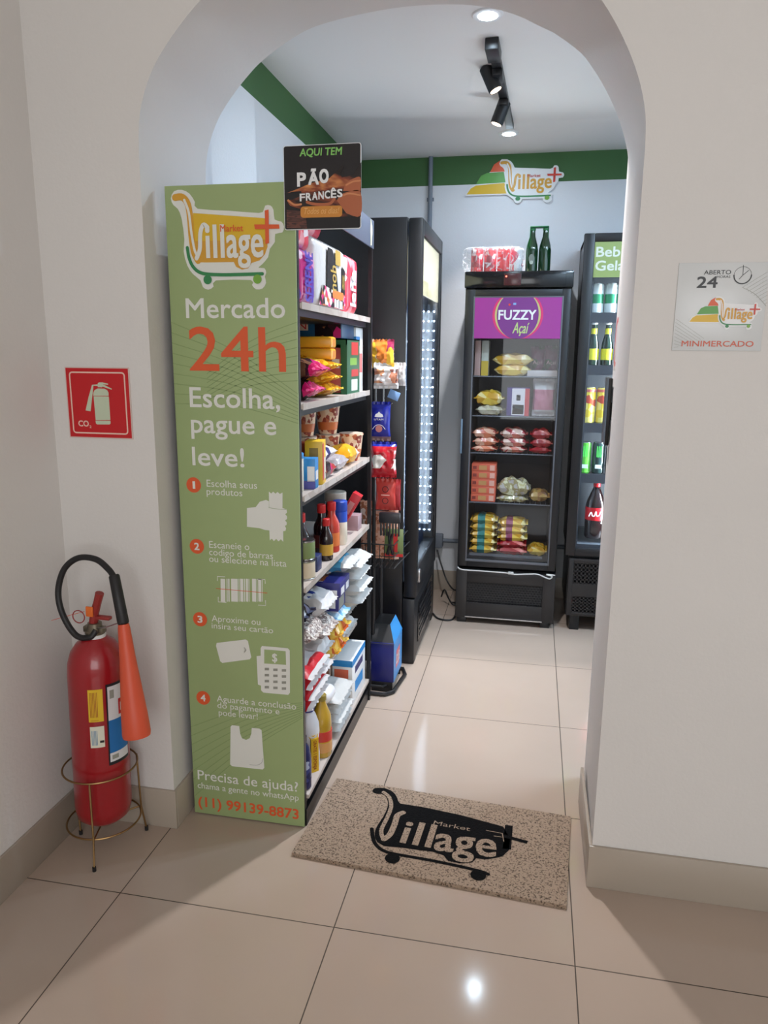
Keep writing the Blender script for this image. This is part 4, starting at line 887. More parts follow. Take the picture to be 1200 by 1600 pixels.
# bottom deck
z = LEV[5]
BLE = C('bleach_white', 228, 230, 236, .3); NAV = C('navy_cap', 34, 44, 130, .35)
t = bottle('bleach_bottle', 'white bleach bottle with navy cap and yellow GRATIS 1 ESPONJA tag', [(.036, 0), (.0395, .006), (.0395, .05), (.036, .085), (.036, .10), (.0395, .125), (.038, .155), (.028, .185), (.0185, .202)], BLE, [(.022, .200), (.0235, .202), (.0215, .232), (.0195, .235)], NAV, None, loc=(.360, .262, z), n=24, rz=48)
g = MB().box(-.014, .014, -.046, -.041, .0, .118, C('tag_yellow', 222, 178, 40)); R90 = Matrix(((0, 1, 0, 0), (-1, 0, 0, 0), (0, 0, 1, 0), (0, 0, 0, 1)))
g.text('GRATIS 1 ESPONJA', -.112, -.008, -.006, .006, C('tag_red', 150, 40, 24), .012, X=T(0, -.0465, 0) @ WALLM @ R90)
g.tube([(-.012, -.041, .118), (-.02, -.03, .13), (0, -.041, .125), (.02, -.03, .13), (.012, -.041, .118)], .002, C('tag_yellow', 222, 178, 40), 5); g.build('gift_tag', t)
bottle('oil_bottle', 'golden cooking oil bottle with red lettered label on the bottom deck', [(.030, 0), (.034, .006), (.034, .09), (.031, .10), (.034, .11), (.030, .15), (.014, .19), (.013, .20)], mat('cooking_oil', (190, 150, 40), .1, coat=.5), [(.0145, .199), (.016, .201), (.016, .218), (.014, .22)], C('olive_cap', 150, 130, 50), [(.0346, .06, .095, C('oil_label', 200, 60, 50)), (.0346, .02, .055, C('oil_label2', 206, 150, 90))], loc=(.385, .345, z), n=20)
bottle('oil_bottle', 'golden oil bottle deep behind the bleach on the bottom deck', [(.030, 0), (.034, .006), (.034, .11), (.030, .15), (.014, .19), (.013, .20)], MATS['cooking_oil'], [(.0145, .199), (.016, .201), (.016, .218), (.014, .22)], MATS['olive_cap'], [(.0346, .03, .09, MATS['oil_label2'])], loc=(.27, .36, z), n=20)
bottle('softener_bottle', 'dark navy bottle at the banner edge on the bottom deck', [(.026, 0), (.030, .005), (.030, .11), (.024, .14), (.014, .155)], C('navy_bottle', 28, 36, 84, .25), [(.016, .154), (.017, .156), (.017, .175), (.015, .177)], C('navy_cap2', 26, 30, 70), [(.0304, .03, .10, printed('softener_print', [(60, 70, 130), (180, 190, 214), (28, 36, 84)], 60))], loc=(.378, .140, z), n=20)
X = T(-.0, .0, .0) @ RY(0)
t = bottle('spray_bottle', 'white bottle with red cap lying on the sacks of the bottom deck', [(.018, 0), (.026, .004), (.028, .04), (.026, .07), (.016, .088), (.010, .092)], C('spray_white', 232, 232, 236, .3), [(.0125, .091), (.014, .093), (.014, .11), (.012, .112)], C('red_cap', 206, 44, 44), None, loc=(.375, .47, .275), X=T(0, 0, 0) @ RX(84), n=20)
for k in range(4):
    bag('salt_bag', 'white paper bag, %s of the pile on the bottom deck' % ('lowest', 'second', 'third', 'topmost')[k], [(0, 1, WB)], .20, .22, .050, (.305+.006*(k % 2), .555, z+k*.036), rot90=True, seed=40+k, group='white paper bags on the bottom deck', cat='bag')
carton('milk_carton', 'white and blue milk carton at the right end of the bottom deck', .08, .22, .185, WHITE, (.362, .82, z), 0, panels=(('f', 0, 1, .86, 1, MATS['sky_blue']), ('f', .1, .8, .60, .80, C('carton_coral', 226, 110, 80)), ('r', .0, 1, .86, 1, MATS['sky_blue']), ('r', .2, .8, .2, .45, MATS['sky_blue']), ('r', .2, .8, .62, .78, C('carton_ink', 60, 60, 110)), ('f', .1, .9, .1, .5, WB)))
carton('milk_carton', 'beige carton left of the white and blue milk carton', .07, .10, .170, C('beige_card', 206, 186, 172), (.280, .76, z), 0, panels=(('f', .1, .9, .7, .9, C('carton_tan', 176, 120, 90)),))
bottle('storage_tub', 'beige round tub behind the white bags on the bottom deck', [(.05, 0), (.055, .006), (.06, .16), (.058, .165)], C('tub_beige', 176, 160, 146), [(.061, .165), (.062, .167), (.062, .178), (.060, .18)], C('tub_lid', 190, 176, 160), loc=(.235, .60, z), cat='tub')

# ------------------------------------------------------------------ wire snack rack between the shelf and the cooler, and what it carries
t = thing('snack_rack', 'black wire snack rack between the grocery shelf and the tall cooler', 'rack')
RK0, RK1 = 1.02, 1.30
g = MB()
MB().tube([(.40, RK0, .010), (.47, RK0, .010), (.50, RK0+.03, .010), (.52, RK1-.06, .010), (.50, RK1, .010), (.40, RK1, .010)], .009, BLACK, 8).tube([(.40, RK0+.03, .03), (.455, RK0+.03, .03), (.475, RK0+.06, .03), (.49, RK1-.08, .03), (.47, RK1-.03, .03), (.40, RK1-.03, .03)], .006, BLACK, 8).build('base_loop', t)
MB().tube([(.40, 1.10, .0), (.40, 1.10, 1.46)], .008, BLACK, 8).build('post', t)
MB().tube([(.40, 1.26, .0), (.40, 1.26, 1.46)], .008, BLACK, 8).build('post', t)
g = MB()
for z in [.62+.05*i for i in range(2)]: g.tube([(.36, 1.03, z-.05), (.50, 1.03, z-.05), (.52, 1.30, z-.05), (.36, 1.30, z-.05)], .003, BLACK, 6, closed=True)
for i in range(8): g.tube([(.36+.02*i, 1.03, .67), (.36+.02*i, 1.03, .57), (.36+.02*i, 1.30, .57)], .0018, BLACK, 5)
g.tube([(.36, 1.03, .67), (.50, 1.03, .67), (.51, 1.30, .67)], .003, BLACK, 6); g.build('wire_basket', t)
for zz in (1.455, 1.235, 1.075, .93, .80):
    MB().tube([(.40, 1.10, zz), (.46, 1.095, zz), (.475, 1.095, zz+.012)], .0025, STEEL, 6).build('hook', t)
OW = printed('orange_crisp_film', [(248, 196, 60), (240, 140, 60), (250, 232, 200), (170, 50, 90), (250, 210, 80), (248, 180, 50)], 16, .2, stretch=(1, 1, .5))
BW = printed('cracker_film', [(200, 130, 100), (236, 226, 222), (222, 160, 120), (240, 236, 236), (120, 70, 60)], 40, .2)
bag('crisp_bag', 'orange and yellow crisp bag hanging at the top of the snack rack', [(0, 1, OW)], .10, .11, .055, (.438, 1.075, 1.385), seed=61, rz=-15, wr=.3)
bag('cracker_bag', 'white and brown cracker bag below the orange crisp bag', [(0, .2, WHT), (.2, .8, BW), (.8, 1, WHT)], .10, .10, .05, (.455, 1.06, 1.305), seed=62, rz=20, wr=.35)
bag('cracker_bag', 'white cornered packet sticking out right of the cracker bag', [(0, 1, WHT)], .06, .09, .02, (.497, 1.12, 1.315), seed=63, rz=-25, wr=.35)
carton('sachet_box', 'small light blue packet poking out below the cracker bags', .045, .004, .035, C('pale_blue_card', 130, 170, 220), (.475, 1.09, 1.262), 0, X=RY(22))
bag('coffee_bag', 'royal blue coffee bag with white emblem hanging on the snack rack', [(0, .12, C('coffee_taupe', 150, 120, 116, .3)), (.12, 1, C('coffee_blue', 32, 42, 150, .25))], .088, .155, .035, (.428, 1.075, 1.095), seed=64, wr=.08)
g = MB(); X = T(.428, 1.054, 1.095) @ WALLM
g.poly([(-.018, .098), (-.014, .108), (-.006, .112), (0, .119), (.006, .112), (.014, .108), (.018, .098), (.008, .096), (-.008, .096)], WHITE, X=X); g.text('UTAM', -.020, .018, .084, .091, WHITE, .012, X=X)
g.disc(0, .05, .014, C('coffee_cup_print', 190, 120, 116), X=X); g.stroke([(-.026, .048), (-.014, .062), (0, .066), (.014, .062), (.026, .048)], .002, WHITE, X=X)
eb = g.build('emblem'); cb = [o for o in COL.objects if o.name.startswith('coffee_bag')][0]; eb.parent = cb; eb.location = (-.428, -1.075, -1.095)
bag('snack_bag', 'glossy red snack bag with white emblem on the snack rack', [(0, .3, C('gloss_red', 190, 30, 44, .2)), (.3, .72, printed('red_cream_film', [(230, 214, 200), (190, 30, 44), (240, 236, 230), (60, 30, 30)], 22, .2)), (.72, .9, MATS['gloss_red']), (.9, 1, C('coffee_blue', 32, 42, 150))], .105, .145, .05, (.447, 1.065, .945), seed=65, rz=5, wr=.25)
bag('jerky_packet', 'matt red packet with two round emblems below the glossy red bag', [(0, 1, C('matt_red', 196, 62, 54, .35))], .085, .13, .02, (.455, 1.075, .808), seed=66, wr=.1)
g = MB(); X = T(0, -.0125, 0) @ WALLM
for zz_ in (.088, .040): g.stroke([(.012*math.cos(2*PI*k/16), zz_+.012*math.sin(2*PI*k/16)) for k in range(16)], .003, C('packet_ink', 70, 24, 28), X=X, sub=1, closed=True)
g.box(-.018, .018, -.0130, -.0126, .062, .066, C('packet_pale', 226, 170, 160)).build('round_emblems', COL.objects['jerky_packet'])
bag('jerky_packet', 'dark red packet tucked behind the matt red packet', [(0, 1, C('dark_red_film', 160, 40, 46, .35))], .07, .13, .02, (.476, 1.115, .80), seed=67, wr=.1)
HS = C('dark_grey_plastic', 40, 38, 42, .35)
t = thing('hair_comb_pack', 'black plastic utensil pack hanging under the red packets', 'pack', (.475, 1.065, .70))
MB().box(-.045, .045, -.012, .012, .055, .10, HS, .006).build('handle', t)
g = MB()
for i in range(7): g.box(-.04+i*.0125, -.034+i*.0125, -.006, .006, .0, .054, HS, .001)
g.build('prongs', t)
t = thing('tool_card', 'green and red hanging card with black tool', 'card', (.485, 1.11, .60))
MB().box(-.04, .04, -.002, .002, 0, .12, C('card_green', 120, 136, 84, .3), .0006).build('card', t)
MB().box(-.04, .04, -.0035, -.0022, 0, .012, RCAP).box(-.002, .016, -.0035, -.0022, .02, .10, RCAP).build('red_print', t)
MB().tube([(-.022, -.010, .11), (-.015, -.012, .06), (-.026, -.010, .01)], .006, HS, 8).tube([(-.005, -.010, .10), (-.015, -.012, .06), (-.002, -.010, .01)], .006, HS, 8).build('tool', t)
bag('bread_bag', 'brown wrapped bread bag standing in the wire basket', [(0, 1, printed('bread_film', [(206, 140, 112), (222, 170, 146), (180, 110, 80), (236, 206, 190)], 20, .25, 'noise'))], .17, .25, .07, (.415, 1.145, .578), seed=70, rz=0, wr=.2, tilt=0)
t = thing('snack_display_box', 'blue open display box on the floor inside the rack base', 'display box', (.448, 1.165, 0), 0)
BB = C('display_blue', 28, 34, 112, .3); BL2 = C('display_sky', 60, 140, 205, .3)
MB().box(-.05, .05, -.10, .10, .045, .225, BB, .002).build('body', t)
MB().add([(-.052, -.102, .22), (.052, -.102, .22), (.052, .102, .22), (-.052, .102, .22), (-.052, -.03, .285), (.02, -.03, .285), (.02, .102, .285), (-.052, .102, .285)], [(0, 3, 2, 1), (4, 5, 6, 7), (0, 1, 5, 4), (1, 2, 6, 5), (2, 3, 7, 6), (3, 0, 4, 7)], [BLK, BLK, BLK, BL2, BLK, BLK]).build('flap', t)
MB().poly([(-.1, .045), (.1, .045), (.1, .225), (-.1, .225)], BL2, X=T(.0508, 0, 0) @ RZ(90) @ WALLM).poly([(-.05, .09), (.03, .09), (.05, .17), (-.04, .17)], C('display_pink', 220, 110, 120), X=T(.0514, 0, 0) @ RZ(90) @ WALLM).text('CLUB', -.045, .035, .105, .15, WHITE, .02, X=T(.052, 0, 0) @ RZ(90) @ WALLM).build('side_print', t)
MB().box(-.046, .046, -.101, -.095, .0, .045, BLACK).box(-.046, .046, .095, .101, 0, .045, BLACK).build('foot_rail', t)

# ------------------------------------------------------------------ coolers
def shell(t, x0, x1, y0, y1, z0, z1, th, inner, outer=BLACKM):
    """hollow cabinet open towards -y: outer skin and liner"""
    g = MB(); g.box(x0, x0+th*.5, y0, y1, z0, z1, outer).box(x1-th*.5, x1, y0, y1, z0, z1, outer).box(x0, x1, y0, y1, z1-th*.5, z1, outer).box(x0, x1, y0, y1, z0, z0+th*.5, outer).box(x0, x1, y1-th*.5, y1, z0, z1, outer)
    g.build('cabinet', t)
    g = MB(); a, b = th*.5, th
    g.box(x0+a, x0+b, y0, y1-a, z0+a, z1-a, inner).box(x1-b, x1-a, y0, y1-a, z0+a, z1-a, inner).box(x0+b, x1-b, y0, y1-a, z1-b, z1-a, inner).box(x0+b, x1-b, y0, y1-a, z0+a, z0+b, inner).box(x0+b, x1-b, y1-b, y1-a, z0+b, z1-b, inner)
    g.build('liner', t)
def dframe(mb, x0, x1, z0, z1, gx0, gx1, gz0, gz1, y0, y1, m, bev=.003):
    mb.box(x0, gx0, y0, y1, z0, z1, m, bev).box(gx1, x1, y0, y1, z0, z1, m, bev).box(gx0-.002, gx1+.002, y0, y1, gz1, z1, m, bev).box(gx0-.002, gx1+.002, y0, y1, z0, gz0, m, bev)
def wire_shelf(t, x0, x1, y0, y1, z, m, n=16):
    g = MB(); g.tube([(x0, y0, z), (x1, y0, z), (x1, y1, z), (x0, y1, z)], .0035, m, 6, closed=True)
    for i in range(1, n): x = x0+(x1-x0)*i/n; g.tube([(x, y0, z), (x, y1, z)], .0016, m, 5)
    g.build('wire_shelf', t)
# --- purple headed freezer
FX0, FX1, FY, FZ = .668, 1.195, 2.0, 1.848
t = thing('display_freezer', 'black upright glass-door freezer with purple açaí panel in the middle of the back wall', 'freezer')
shell(t, FX0, FX1, FY+.045, 2.54, .31, 1.845, .05, DARKIN)
MB().box(FX0-.002, FX1+.002, FY-.008, FY+.046, 1.768, 1.848, BLACKG, .006).box(.70, 1.16, FY-.0105, FY-.007, 1.778, 1.838, BLACKG, .004).build('header', t)
hd = MB().box(.86, .945, FY-.014, FY-.0106, 1.778, 1.835, C('display_dark_red', 74, 34, 36, .2), .002).build('temperature_display', t)
MB().disc(.872, 1.822, .004, mat('red_led', (255, 90, 70), .4, emit=6), X=T(0, FY-.0146, 0) @ WALLM, n=10).build('red_led', t)
g = MB(); dframe(g, FX0+.004, FX1-.006, .322, 1.762, .722, 1.147, .365, 1.722, FY, FY+.036, BLACK, .004); df = g.build('door_frame', t)
g = MB(); dframe(g, .714, 1.155, .352, 1.728, .7215, 1.1475, .3655, 1.7215, FY-.003, FY-.0002, C('trim_grey', 96, 98, 104), .0008); g.build('glass_trim', t)
MB().box(.7225, 1.1465, FY+.010, FY+.014, .3655, 1.7215, GLASS).build('glass_pane', t)
MB().box(FX0+.001, FX0+.010, FY-.012, FY, .935, 1.115, C('handle_blue_grey', 110, 132, 150), .002).build('handle', t)
g = MB(); BASEB = C('base_black', 38, 35, 35, .45); dframe(g, FX0, FX1, .03, .30, .728, 1.13, .118, .235, FY, FY+.03, BASEB, .003); g.build('base_panel', t)
MB().box(FX0, FX1, FY+.03, 2.54, .03, .305, BLACKM).build('compressor_box', t)
g = MB()
for i in range(25):
    for j in range(9):
        cx_, cz_ = .735+i*.0165+(j % 2)*.008, .124+j*.013
        g.tube([(cx_+.0075*math.cos(a), FY+.004, cz_+.0075*math.sin(a)) for a in [k*PI/3 for k in range(6)]], .0012, BASEB, 4, closed=True)
g.build('grille_mesh', t)
MB().box(.722, 1.135, FY-.004, FY, .034, .040, STEEL).build('base_trim', t)
for x in (FX0+.03, FX1-.05):
    MB().box(x-.02, x+.03, FY+.01, FY+.06, 0, .03, BLACK, .004).build('foot', t)
ACAI = printed('acai_purple', [(150, 40, 140), (170, 40, 150), (214, 40, 120), (150, 44, 150), (128, 34, 128)], 5, .25, 'soft')
g = MB(); Y_ = FY-.0035; X1 = T(0, Y_, 0) @ WALLM; X2 = T(0, Y_-.0005, 0) @ WALLM; X3 = T(0, Y_-.001, 0) @ WALLM
q6 = signframe(Y_)
def s6(x, y): return q6(700+x/5.925, 330+y/5.925)
g.poly([(.7215, 1.523), (1.1475, 1.523), (1.1475, 1.7215), (.7215, 1.7215)], C('panel_purple', 158, 40, 142, .3), X=X1)
cx_, cz_ = s6(645, 960); ra, rb = .104, .098
PK = C('panel_pink', 216, 36, 110, .3)
g.build('sign_panel', t)
g = MB(); el = [(cx_+.125*math.cos(a), max(1.5235, min(1.721, cz_+.12*math.sin(a)))) for a in [2*PI*k/40 for k in range(40)]]; g.poly(el, PK, X=T(0, Y_-.0003, 0) @ WALLM)
el = [(cx_+.113*math.cos(a), max(1.5235, min(1.721, cz_+.115*math.sin(a)))) for a in [2*PI*k/40 for k in range(40)]]; g.poly(el, C('ring_lime', 196, 190, 120), X=X2)
el = [(cx_+.103*math.cos(a), max(1.5235, min(1.721, cz_+.118*math.sin(a)))) for a in [2*PI*k/40 for k in range(40)]]; g.poly(el, C('disc_violet', 118, 34, 130, .3), X=X3); g.build('round_print', t)
X4 = T(0, Y_-.0015, 0) @ WALLM; g = MB(); tx(g, 'FUZZY', 465, 815, 915, 1005, WHITE, .03, X=X4, f=s6); g.build('white_lettering', t)
g = MB(); tx(g, 'Açaí', 595, 750, 1030, 1130, C('lettering_lime', 190, 206, 130), .012, X=X4, f=s6, shear=.3); g.build('lime_lettering', t)
g = MB(); c_ = s6(570, 865); g.disc(c_[0], c_[1], .0055, C('badge_red', 220, 60, 50), X=X4); c_ = s6(620, 858); g.poly([(c_[0]-.008, c_[1]-.005), (c_[0]+.006, c_[1]-.005), (c_[0]+.006, c_[1]+.005), (c_[0]-.008, c_[1]+.005)], C('badge_blue', 130, 170, 220), X=X4); g.build('maker_badge', t)
FSH = [1.336, 1.131, .935, .668, .372]
for z in FSH[:4]: wire_shelf(t, .712, 1.152, 2.066, 2.48, z-.004, C('shelf_wire', 100, 104, 112))
MB().box(.73, 1.12, 2.052, 2.062, .372, .384, C('trim_grey', 96, 98, 104)).build('bottom_rail', t)
WCB = C('cable_white', 210, 208, 204)
t2 = thing('white_cable', 'loose white cable draped over the top of the freezer base', 'cable')
MB().tube(smooth_path([(.675, 1.99, .318), (.70, 1.985, .306), (.80, 1.988, .304), (.93, 1.985, .303), (.98, 1.983, .298), (1.05, 1.985, .304), (1.10, 1.985, .306), (1.14, 1.983, .292), (1.165, 1.983, .286), (1.175, 1.985, .30), (1.145, 1.985, .308), (1.19, 1.988, .306)], 5), .0035, WCB, 6).build('lead', t2)
MB().box(.945, .975, 1.978, 1.988, .297, .311, WCB, .003).build('connector', t2)

GYB = printed('yellow_frozen_film', [(226, 180, 50), (236, 200, 80), (214, 160, 40), (240, 220, 150)], 26, .25)
TEAL = C('teal_band', 50, 130, 124, .3); PURB = C('plum_band', 150, 60, 90, .3)
ORF = printed('orange_frozen_film', [(206, 96, 66), (226, 130, 90), (236, 180, 150), (180, 70, 56)], 30, .25); RDF = printed('red_frozen_film', [(196, 40, 44), (170, 30, 40), (226, 120, 110)], 26, .25); PKF = mat('pink_film', (206, 130, 150), .3, bump=.3, bscale=40)
def fb(name, label, bands, xl, xr, y0, h, z, d=.14, **k):
    bag(name, label, bands, d, xr-xl, h*1.12, ((xl+xr)/2, y0+d/2+.008, z), rot90=True, wr=.22, soft=.3, crimp=.009, **k)
z0, z1, z2, z3, z4 = FSH
# first row
carton('tall_packet', 'tall pinkish packet at the left of the top freezer shelf', .03, .12, .178, C('tall_pinkish', 196, 160, 150), (.733+.005, 2.14, z0+.0), 0)
carton('tall_packet', 'tall white and yellow packet at the left of the top freezer shelf', .036, .12, .178, C('tall_white', 206, 206, 190), (.776, 2.14, z0), 0, panels=(('f', 0, 1, 0, .42, C('tall_yellow', 214, 180, 60)),))
fb('frozen_bag', 'lower yellow bag on the top freezer shelf', [(0, 1, GYB)], .825, 1.01, 2.07, .055, z0, seed=71, group='yellow bags on the top freezer shelf')
fb('frozen_bag', 'upper yellow bag on the top freezer shelf', [(0, 1, GYB)], .815, 1.02, 2.07, .055, z0+.052, seed=72, group='yellow bags on the top freezer shelf')
ACP = printed('acai_pouch', [(78, 44, 84), (120, 50, 90), (60, 66, 50), (96, 40, 80)], 24, .3)
bag('acai_pouch', 'left dark purple açaí pouch on the top freezer shelf', [(0, 1, ACP)], .075, .15, .04, (1.045, 2.20, z0+.02 if False else z0), seed=73, group='açaí pouches', letter=('Açaí', .05, .06, .08, C('pouch_ink', 220, 180, 190)))
bag('acai_pouch', 'right dark purple açaí pouch on the top freezer shelf', [(0, 1, ACP)], .075, .155, .04, (1.115, 2.20, z0), seed=74, group='açaí pouches', letter=('Açaí', .05, .06, .08, C('pouch_ink', 220, 180, 190)))
carton('flat_tray', 'flat white tray packet at the right of the top freezer shelf', .15, .09, .03, C('tray_white', 200, 190, 186), (1.07, 2.11, z0), 0)
# second row
fb('frozen_bag', 'yellow chip bag on the second freezer shelf', [(0, 1, GYB)], .725, .88, 2.07, .07, z1+.048, seed=75, group='yellow bags on the second freezer shelf')
fb('frozen_bag', 'pale bag under the yellow chip bag on the second freezer shelf', [(0, 1, printed('pale_frozen_film', [(190, 180, 140), (214, 206, 180), (160, 150, 120)], 30, .3))], .735, .885, 2.07, .048, z1, seed=76, group='yellow bags on the second freezer shelf')
BX = C('pack_face_white', 222, 214, 214)
carton('frozen_meal_box', 'white boxed frozen meal with purple and red edges on the second freezer shelf', .115, .09, .145, C('pack_purple', 70, 50, 120), (.955, 2.12, z1), 0, panels=(('f', .22, .80, .02, .98, BX), ('f', .80, 1, 0, .98, C('pack_red', 190, 50, 60)), ('f', .26, .76, .06, .40, ORF), ('f', .42, .6, .55, .75, BLK)))
bag('pink_bag', 'tall pink and white film bag at the right of the second freezer shelf', [(0, .15, WHT), (.15, .75, PKF), (.75, 1, WHT)], .115, .19, .06, (1.085, 2.13, z1-.0), seed=77, soft=.4)
# third row
for c_i, (xl, xr, fm, nm) in enumerate(((.722, .862, ORF, 'orange'), (.868, 1.018, printed('rose_frozen_film', [(190, 80, 76), (214, 120, 100), (226, 190, 170), (160, 50, 56)], 30, .25), 'rose'), (1.024, 1.142, RDF, 'red'))):
    for k in range(3):
        fb('frozen_bag', '%s frozen bag, %s of its stack on the third freezer shelf' % (nm, ('lowest', 'middle', 'topmost')[k]), [(0, 1, fm)], xl+.004*(k % 2), xr-.006*((k+1) % 2), 2.07, .046 if k else .032, z2+(0, .03, .074)[k], seed=80+c_i*3+k, group='frozen bags on the third freezer shelf')
# fourth row
OBX = C('coral_box', 226, 104, 76)
for k in range(5):
    carton('burger_box', 'coral red flat burger box, %s in the stack of five' % ('lowest', 'second from below', 'third from below', 'fourth from below', 'topmost')[k], .130, .13, .0405, OBX, (.792+.001*(k % 2), 2.135, z3+k*.041), 0, group='coral burger boxes in the freezer', panels=(('f', .30, .62, .2, .8, C('burger_print', 206, 150, 90)), ('f', .74, .94, .15, .85, C('coral_pale', 240, 180, 160)), ('f', .05, .2, .3, .7, C('coral_dark', 150, 60, 50))))
fb('bread_roll_bag', 'clear bag of pale bread rolls on the fourth freezer shelf', [(0, 1, printed('roll_film', [(206, 196, 140), (226, 220, 180), (170, 156, 110), (190, 180, 170)], 24, .2, 'noise'))], .864, 1.04, 2.07, .085, z3+.028, seed=90, group='bread in the fourth freezer row')
fb('bread_roll_bag', 'flat pale bread packet under the clear roll bag', [(0, 1, MATS['roll_film'])], .864, 1.03, 2.07, .034, z3, seed=91, group='bread in the fourth freezer row')
fb('flat_packet', 'tan flat packet at the right of the fourth freezer shelf', [(0, 1, printed('tan_film', [(176, 130, 80), (206, 170, 100), (140, 100, 70)], 20, .3))], 1.035, 1.142, 2.10, .055, z3+.002, seed=92)
# bottom row
for k in range(5):
    fb('frozen_bag', 'yellow and teal frozen bag, %s in the left stack of five' % ('lowest', 'second from below', 'third from below', 'fourth from below', 'topmost')[k], [(0, .28, GYB), (.28, .58, TEAL), (.58, 1, GYB)], .728, .872, 2.068, .045, z4+.002+k*.041, seed=100+k, group='yellow and teal bags in the bottom of the freezer')
for k in range(5):
    fm = GYB if k > 1 else RDF; nm = 'yellow and plum' if k > 1 else 'red'
    lb = ('lowest', 'second from below', 'third from below', 'fourth from below', 'topmost')[k]
    fb('frozen_bag', '%s frozen bag, %s in the middle stack' % (nm, lb), [(0, .28, fm), (.28, .52, PURB if k > 1 else fm), (.52, 1, fm)], .878, 1.035-.004*(k % 2), 2.068, .042, z4+.002+k*.038, seed=110+k, group='bags of the middle stack in the bottom of the freezer')
fb('frozen_bag', 'flat yellow bag lying right in the bottom of the freezer', [(0, 1, GYB)], 1.04, 1.143, 2.07, .05, z4+.004, seed=120)

# on top of the freezer
CANR = printed('red_can_print', [(190, 30, 50), (214, 60, 70), (150, 24, 44), (230, 200, 205)], 40, .2)
def can(label, loc, mbody, h=.12, r=.031, group=None, X=None, cat='can'):
    t = thing('drink_can', label, cat, loc, group=group)
    MB().lathe([(r*.8, 0), (r, .008), (r, h-.012), (r*.86, h-.003)], mbody, 18).build('body', t)
    MB().lathe([(r*.84, h-.003), (r*.88, h-.0025), (r*.88, h), (r*.8, h)], STEEL, 18).build('lid', t)
    return t
for k, (x_, lab) in enumerate(((.715, 'leftmost red drink can in the shrink pack on the freezer'), (.782, 'second red drink can in the shrink pack on the freezer'), (.849, 'third drink can in the shrink pack on the freezer'), (.914, 'rightmost drink can in the shrink pack on the freezer'))):
    can(lab, (x_, 2.12, FZ+.0035), (CANR, CANR, C('bright_red_can', 214, 36, 44, .2), printed('silver_red_can', [(206, 206, 210), (190, 60, 80), (120, 130, 150)], 20, .2))[k], .122, .0315, 'red drink cans shrink wrapped on top of the freezer')
FILM = bpy.data.materials.new('shrink_film'); FILM.use_nodes = True; nt = FILM.node_tree; bs = nt.nodes['Principled BSDF']
bs.inputs['Base Color'].default_value = rgb(240, 244, 250); bs.inputs['Roughness'].default_value = .12; bs.inputs['Coat Weight'].default_value = .6
tc = nt.nodes.new('ShaderNodeTexCoord'); ns = nt.nodes.new('ShaderNodeTexNoise'); ns.inputs['Scale'].default_value = 28; ns.inputs['Distortion'].default_value = 2; nt.links.new(tc.outputs['Object'], ns.inputs['Vector'])
mr = nt.nodes.new('ShaderNodeMapRange'); mr.inputs[1].default_value = .54; mr.inputs[2].default_value = .74; mr.inputs[3].default_value = .10; mr.inputs[4].default_value = .85  # highlights on the film painted as patches of white opacity
nt.links.new(ns.outputs[0], mr.inputs[0]); nt.links.new(mr.outputs[0], bs.inputs['Alpha'])
bp = nt.nodes.new('ShaderNodeBump'); bp.inputs['Strength'].default_value = .6; bp.inputs['Distance'].default_value = .01; nt.links.new(ns.outputs[0], bp.inputs['Height']); nt.links.new(bp.outputs[0], bs.inputs['Normal'])
g = MB(); g.box(.655, .952, 2.082, 2.158, FZ+.001, FZ+.132, FILM, .03, seg=4)
for v in g.v: v += Vector((.006, .004, .006))*noise.noise(v*35)+Vector((-.016*max(0, (.70-v.x)/.05), 0, 0)); v.z = max(v.z, FZ+.0008)
g.build('shrink_wrap', label='clear plastic shrink wrap around the red cans on the freezer', cat='shrink wrap')
GB = mat('green_bottle_glass', (16, 52, 26), .08, coat=.8)
for k, x_ in enumerate((.989, 1.053)):
    bottle('beer_bottle', ('left green beer bottle with white round label on the freezer', 'right green beer bottle on the freezer')[k], [(.026, 0), (.0305, .005), (.0305, .11), (.027, .135), (.015, .175), (.013, .205)], GB, [(.014, .2045), (.0145, .206), (.0145, .214), (.012, .216)], C('green_cap', 30, 110, 60), None, loc=(x_, 2.12, FZ), group='green beer bottles in a carrier', n=24)
    if k == 0:
        o = [x for x in COL.objects if x.get('label', '').startswith('left green beer')][0]
        MB().poly([(.014*math.cos(a), .068+.022*math.sin(a)) for a in [2*PI*q_/20 for q_ in range(20)]], C('bottle_label', 120, 130, 124), X=T(0, -.0312, 0) @ WALLM).poly([(.0095*math.cos(a), .05+.009*math.sin(a)) for a in [2*PI*q_/14 for q_ in range(14)]], C('bottle_label_pale', 180, 186, 176), X=T(0, -.0316, 0) @ WALLM).build('round_label', o)
MB().box(.975, 1.068, 2.102, 2.138, FZ+.2165, FZ+.225, C('carrier_green', 24, 92, 56), .004).box(.975, .981, 2.108, 2.132, FZ+.165, FZ+.218, MATS['carrier_green'], .002, ).box(1.062, 1.068, 2.108, 2.132, FZ+.165, FZ+.218, MATS['carrier_green'], .002).build('bottle_carrier', label='green plastic carrier clipped over the two beer bottle necks', cat='bottle carrier')

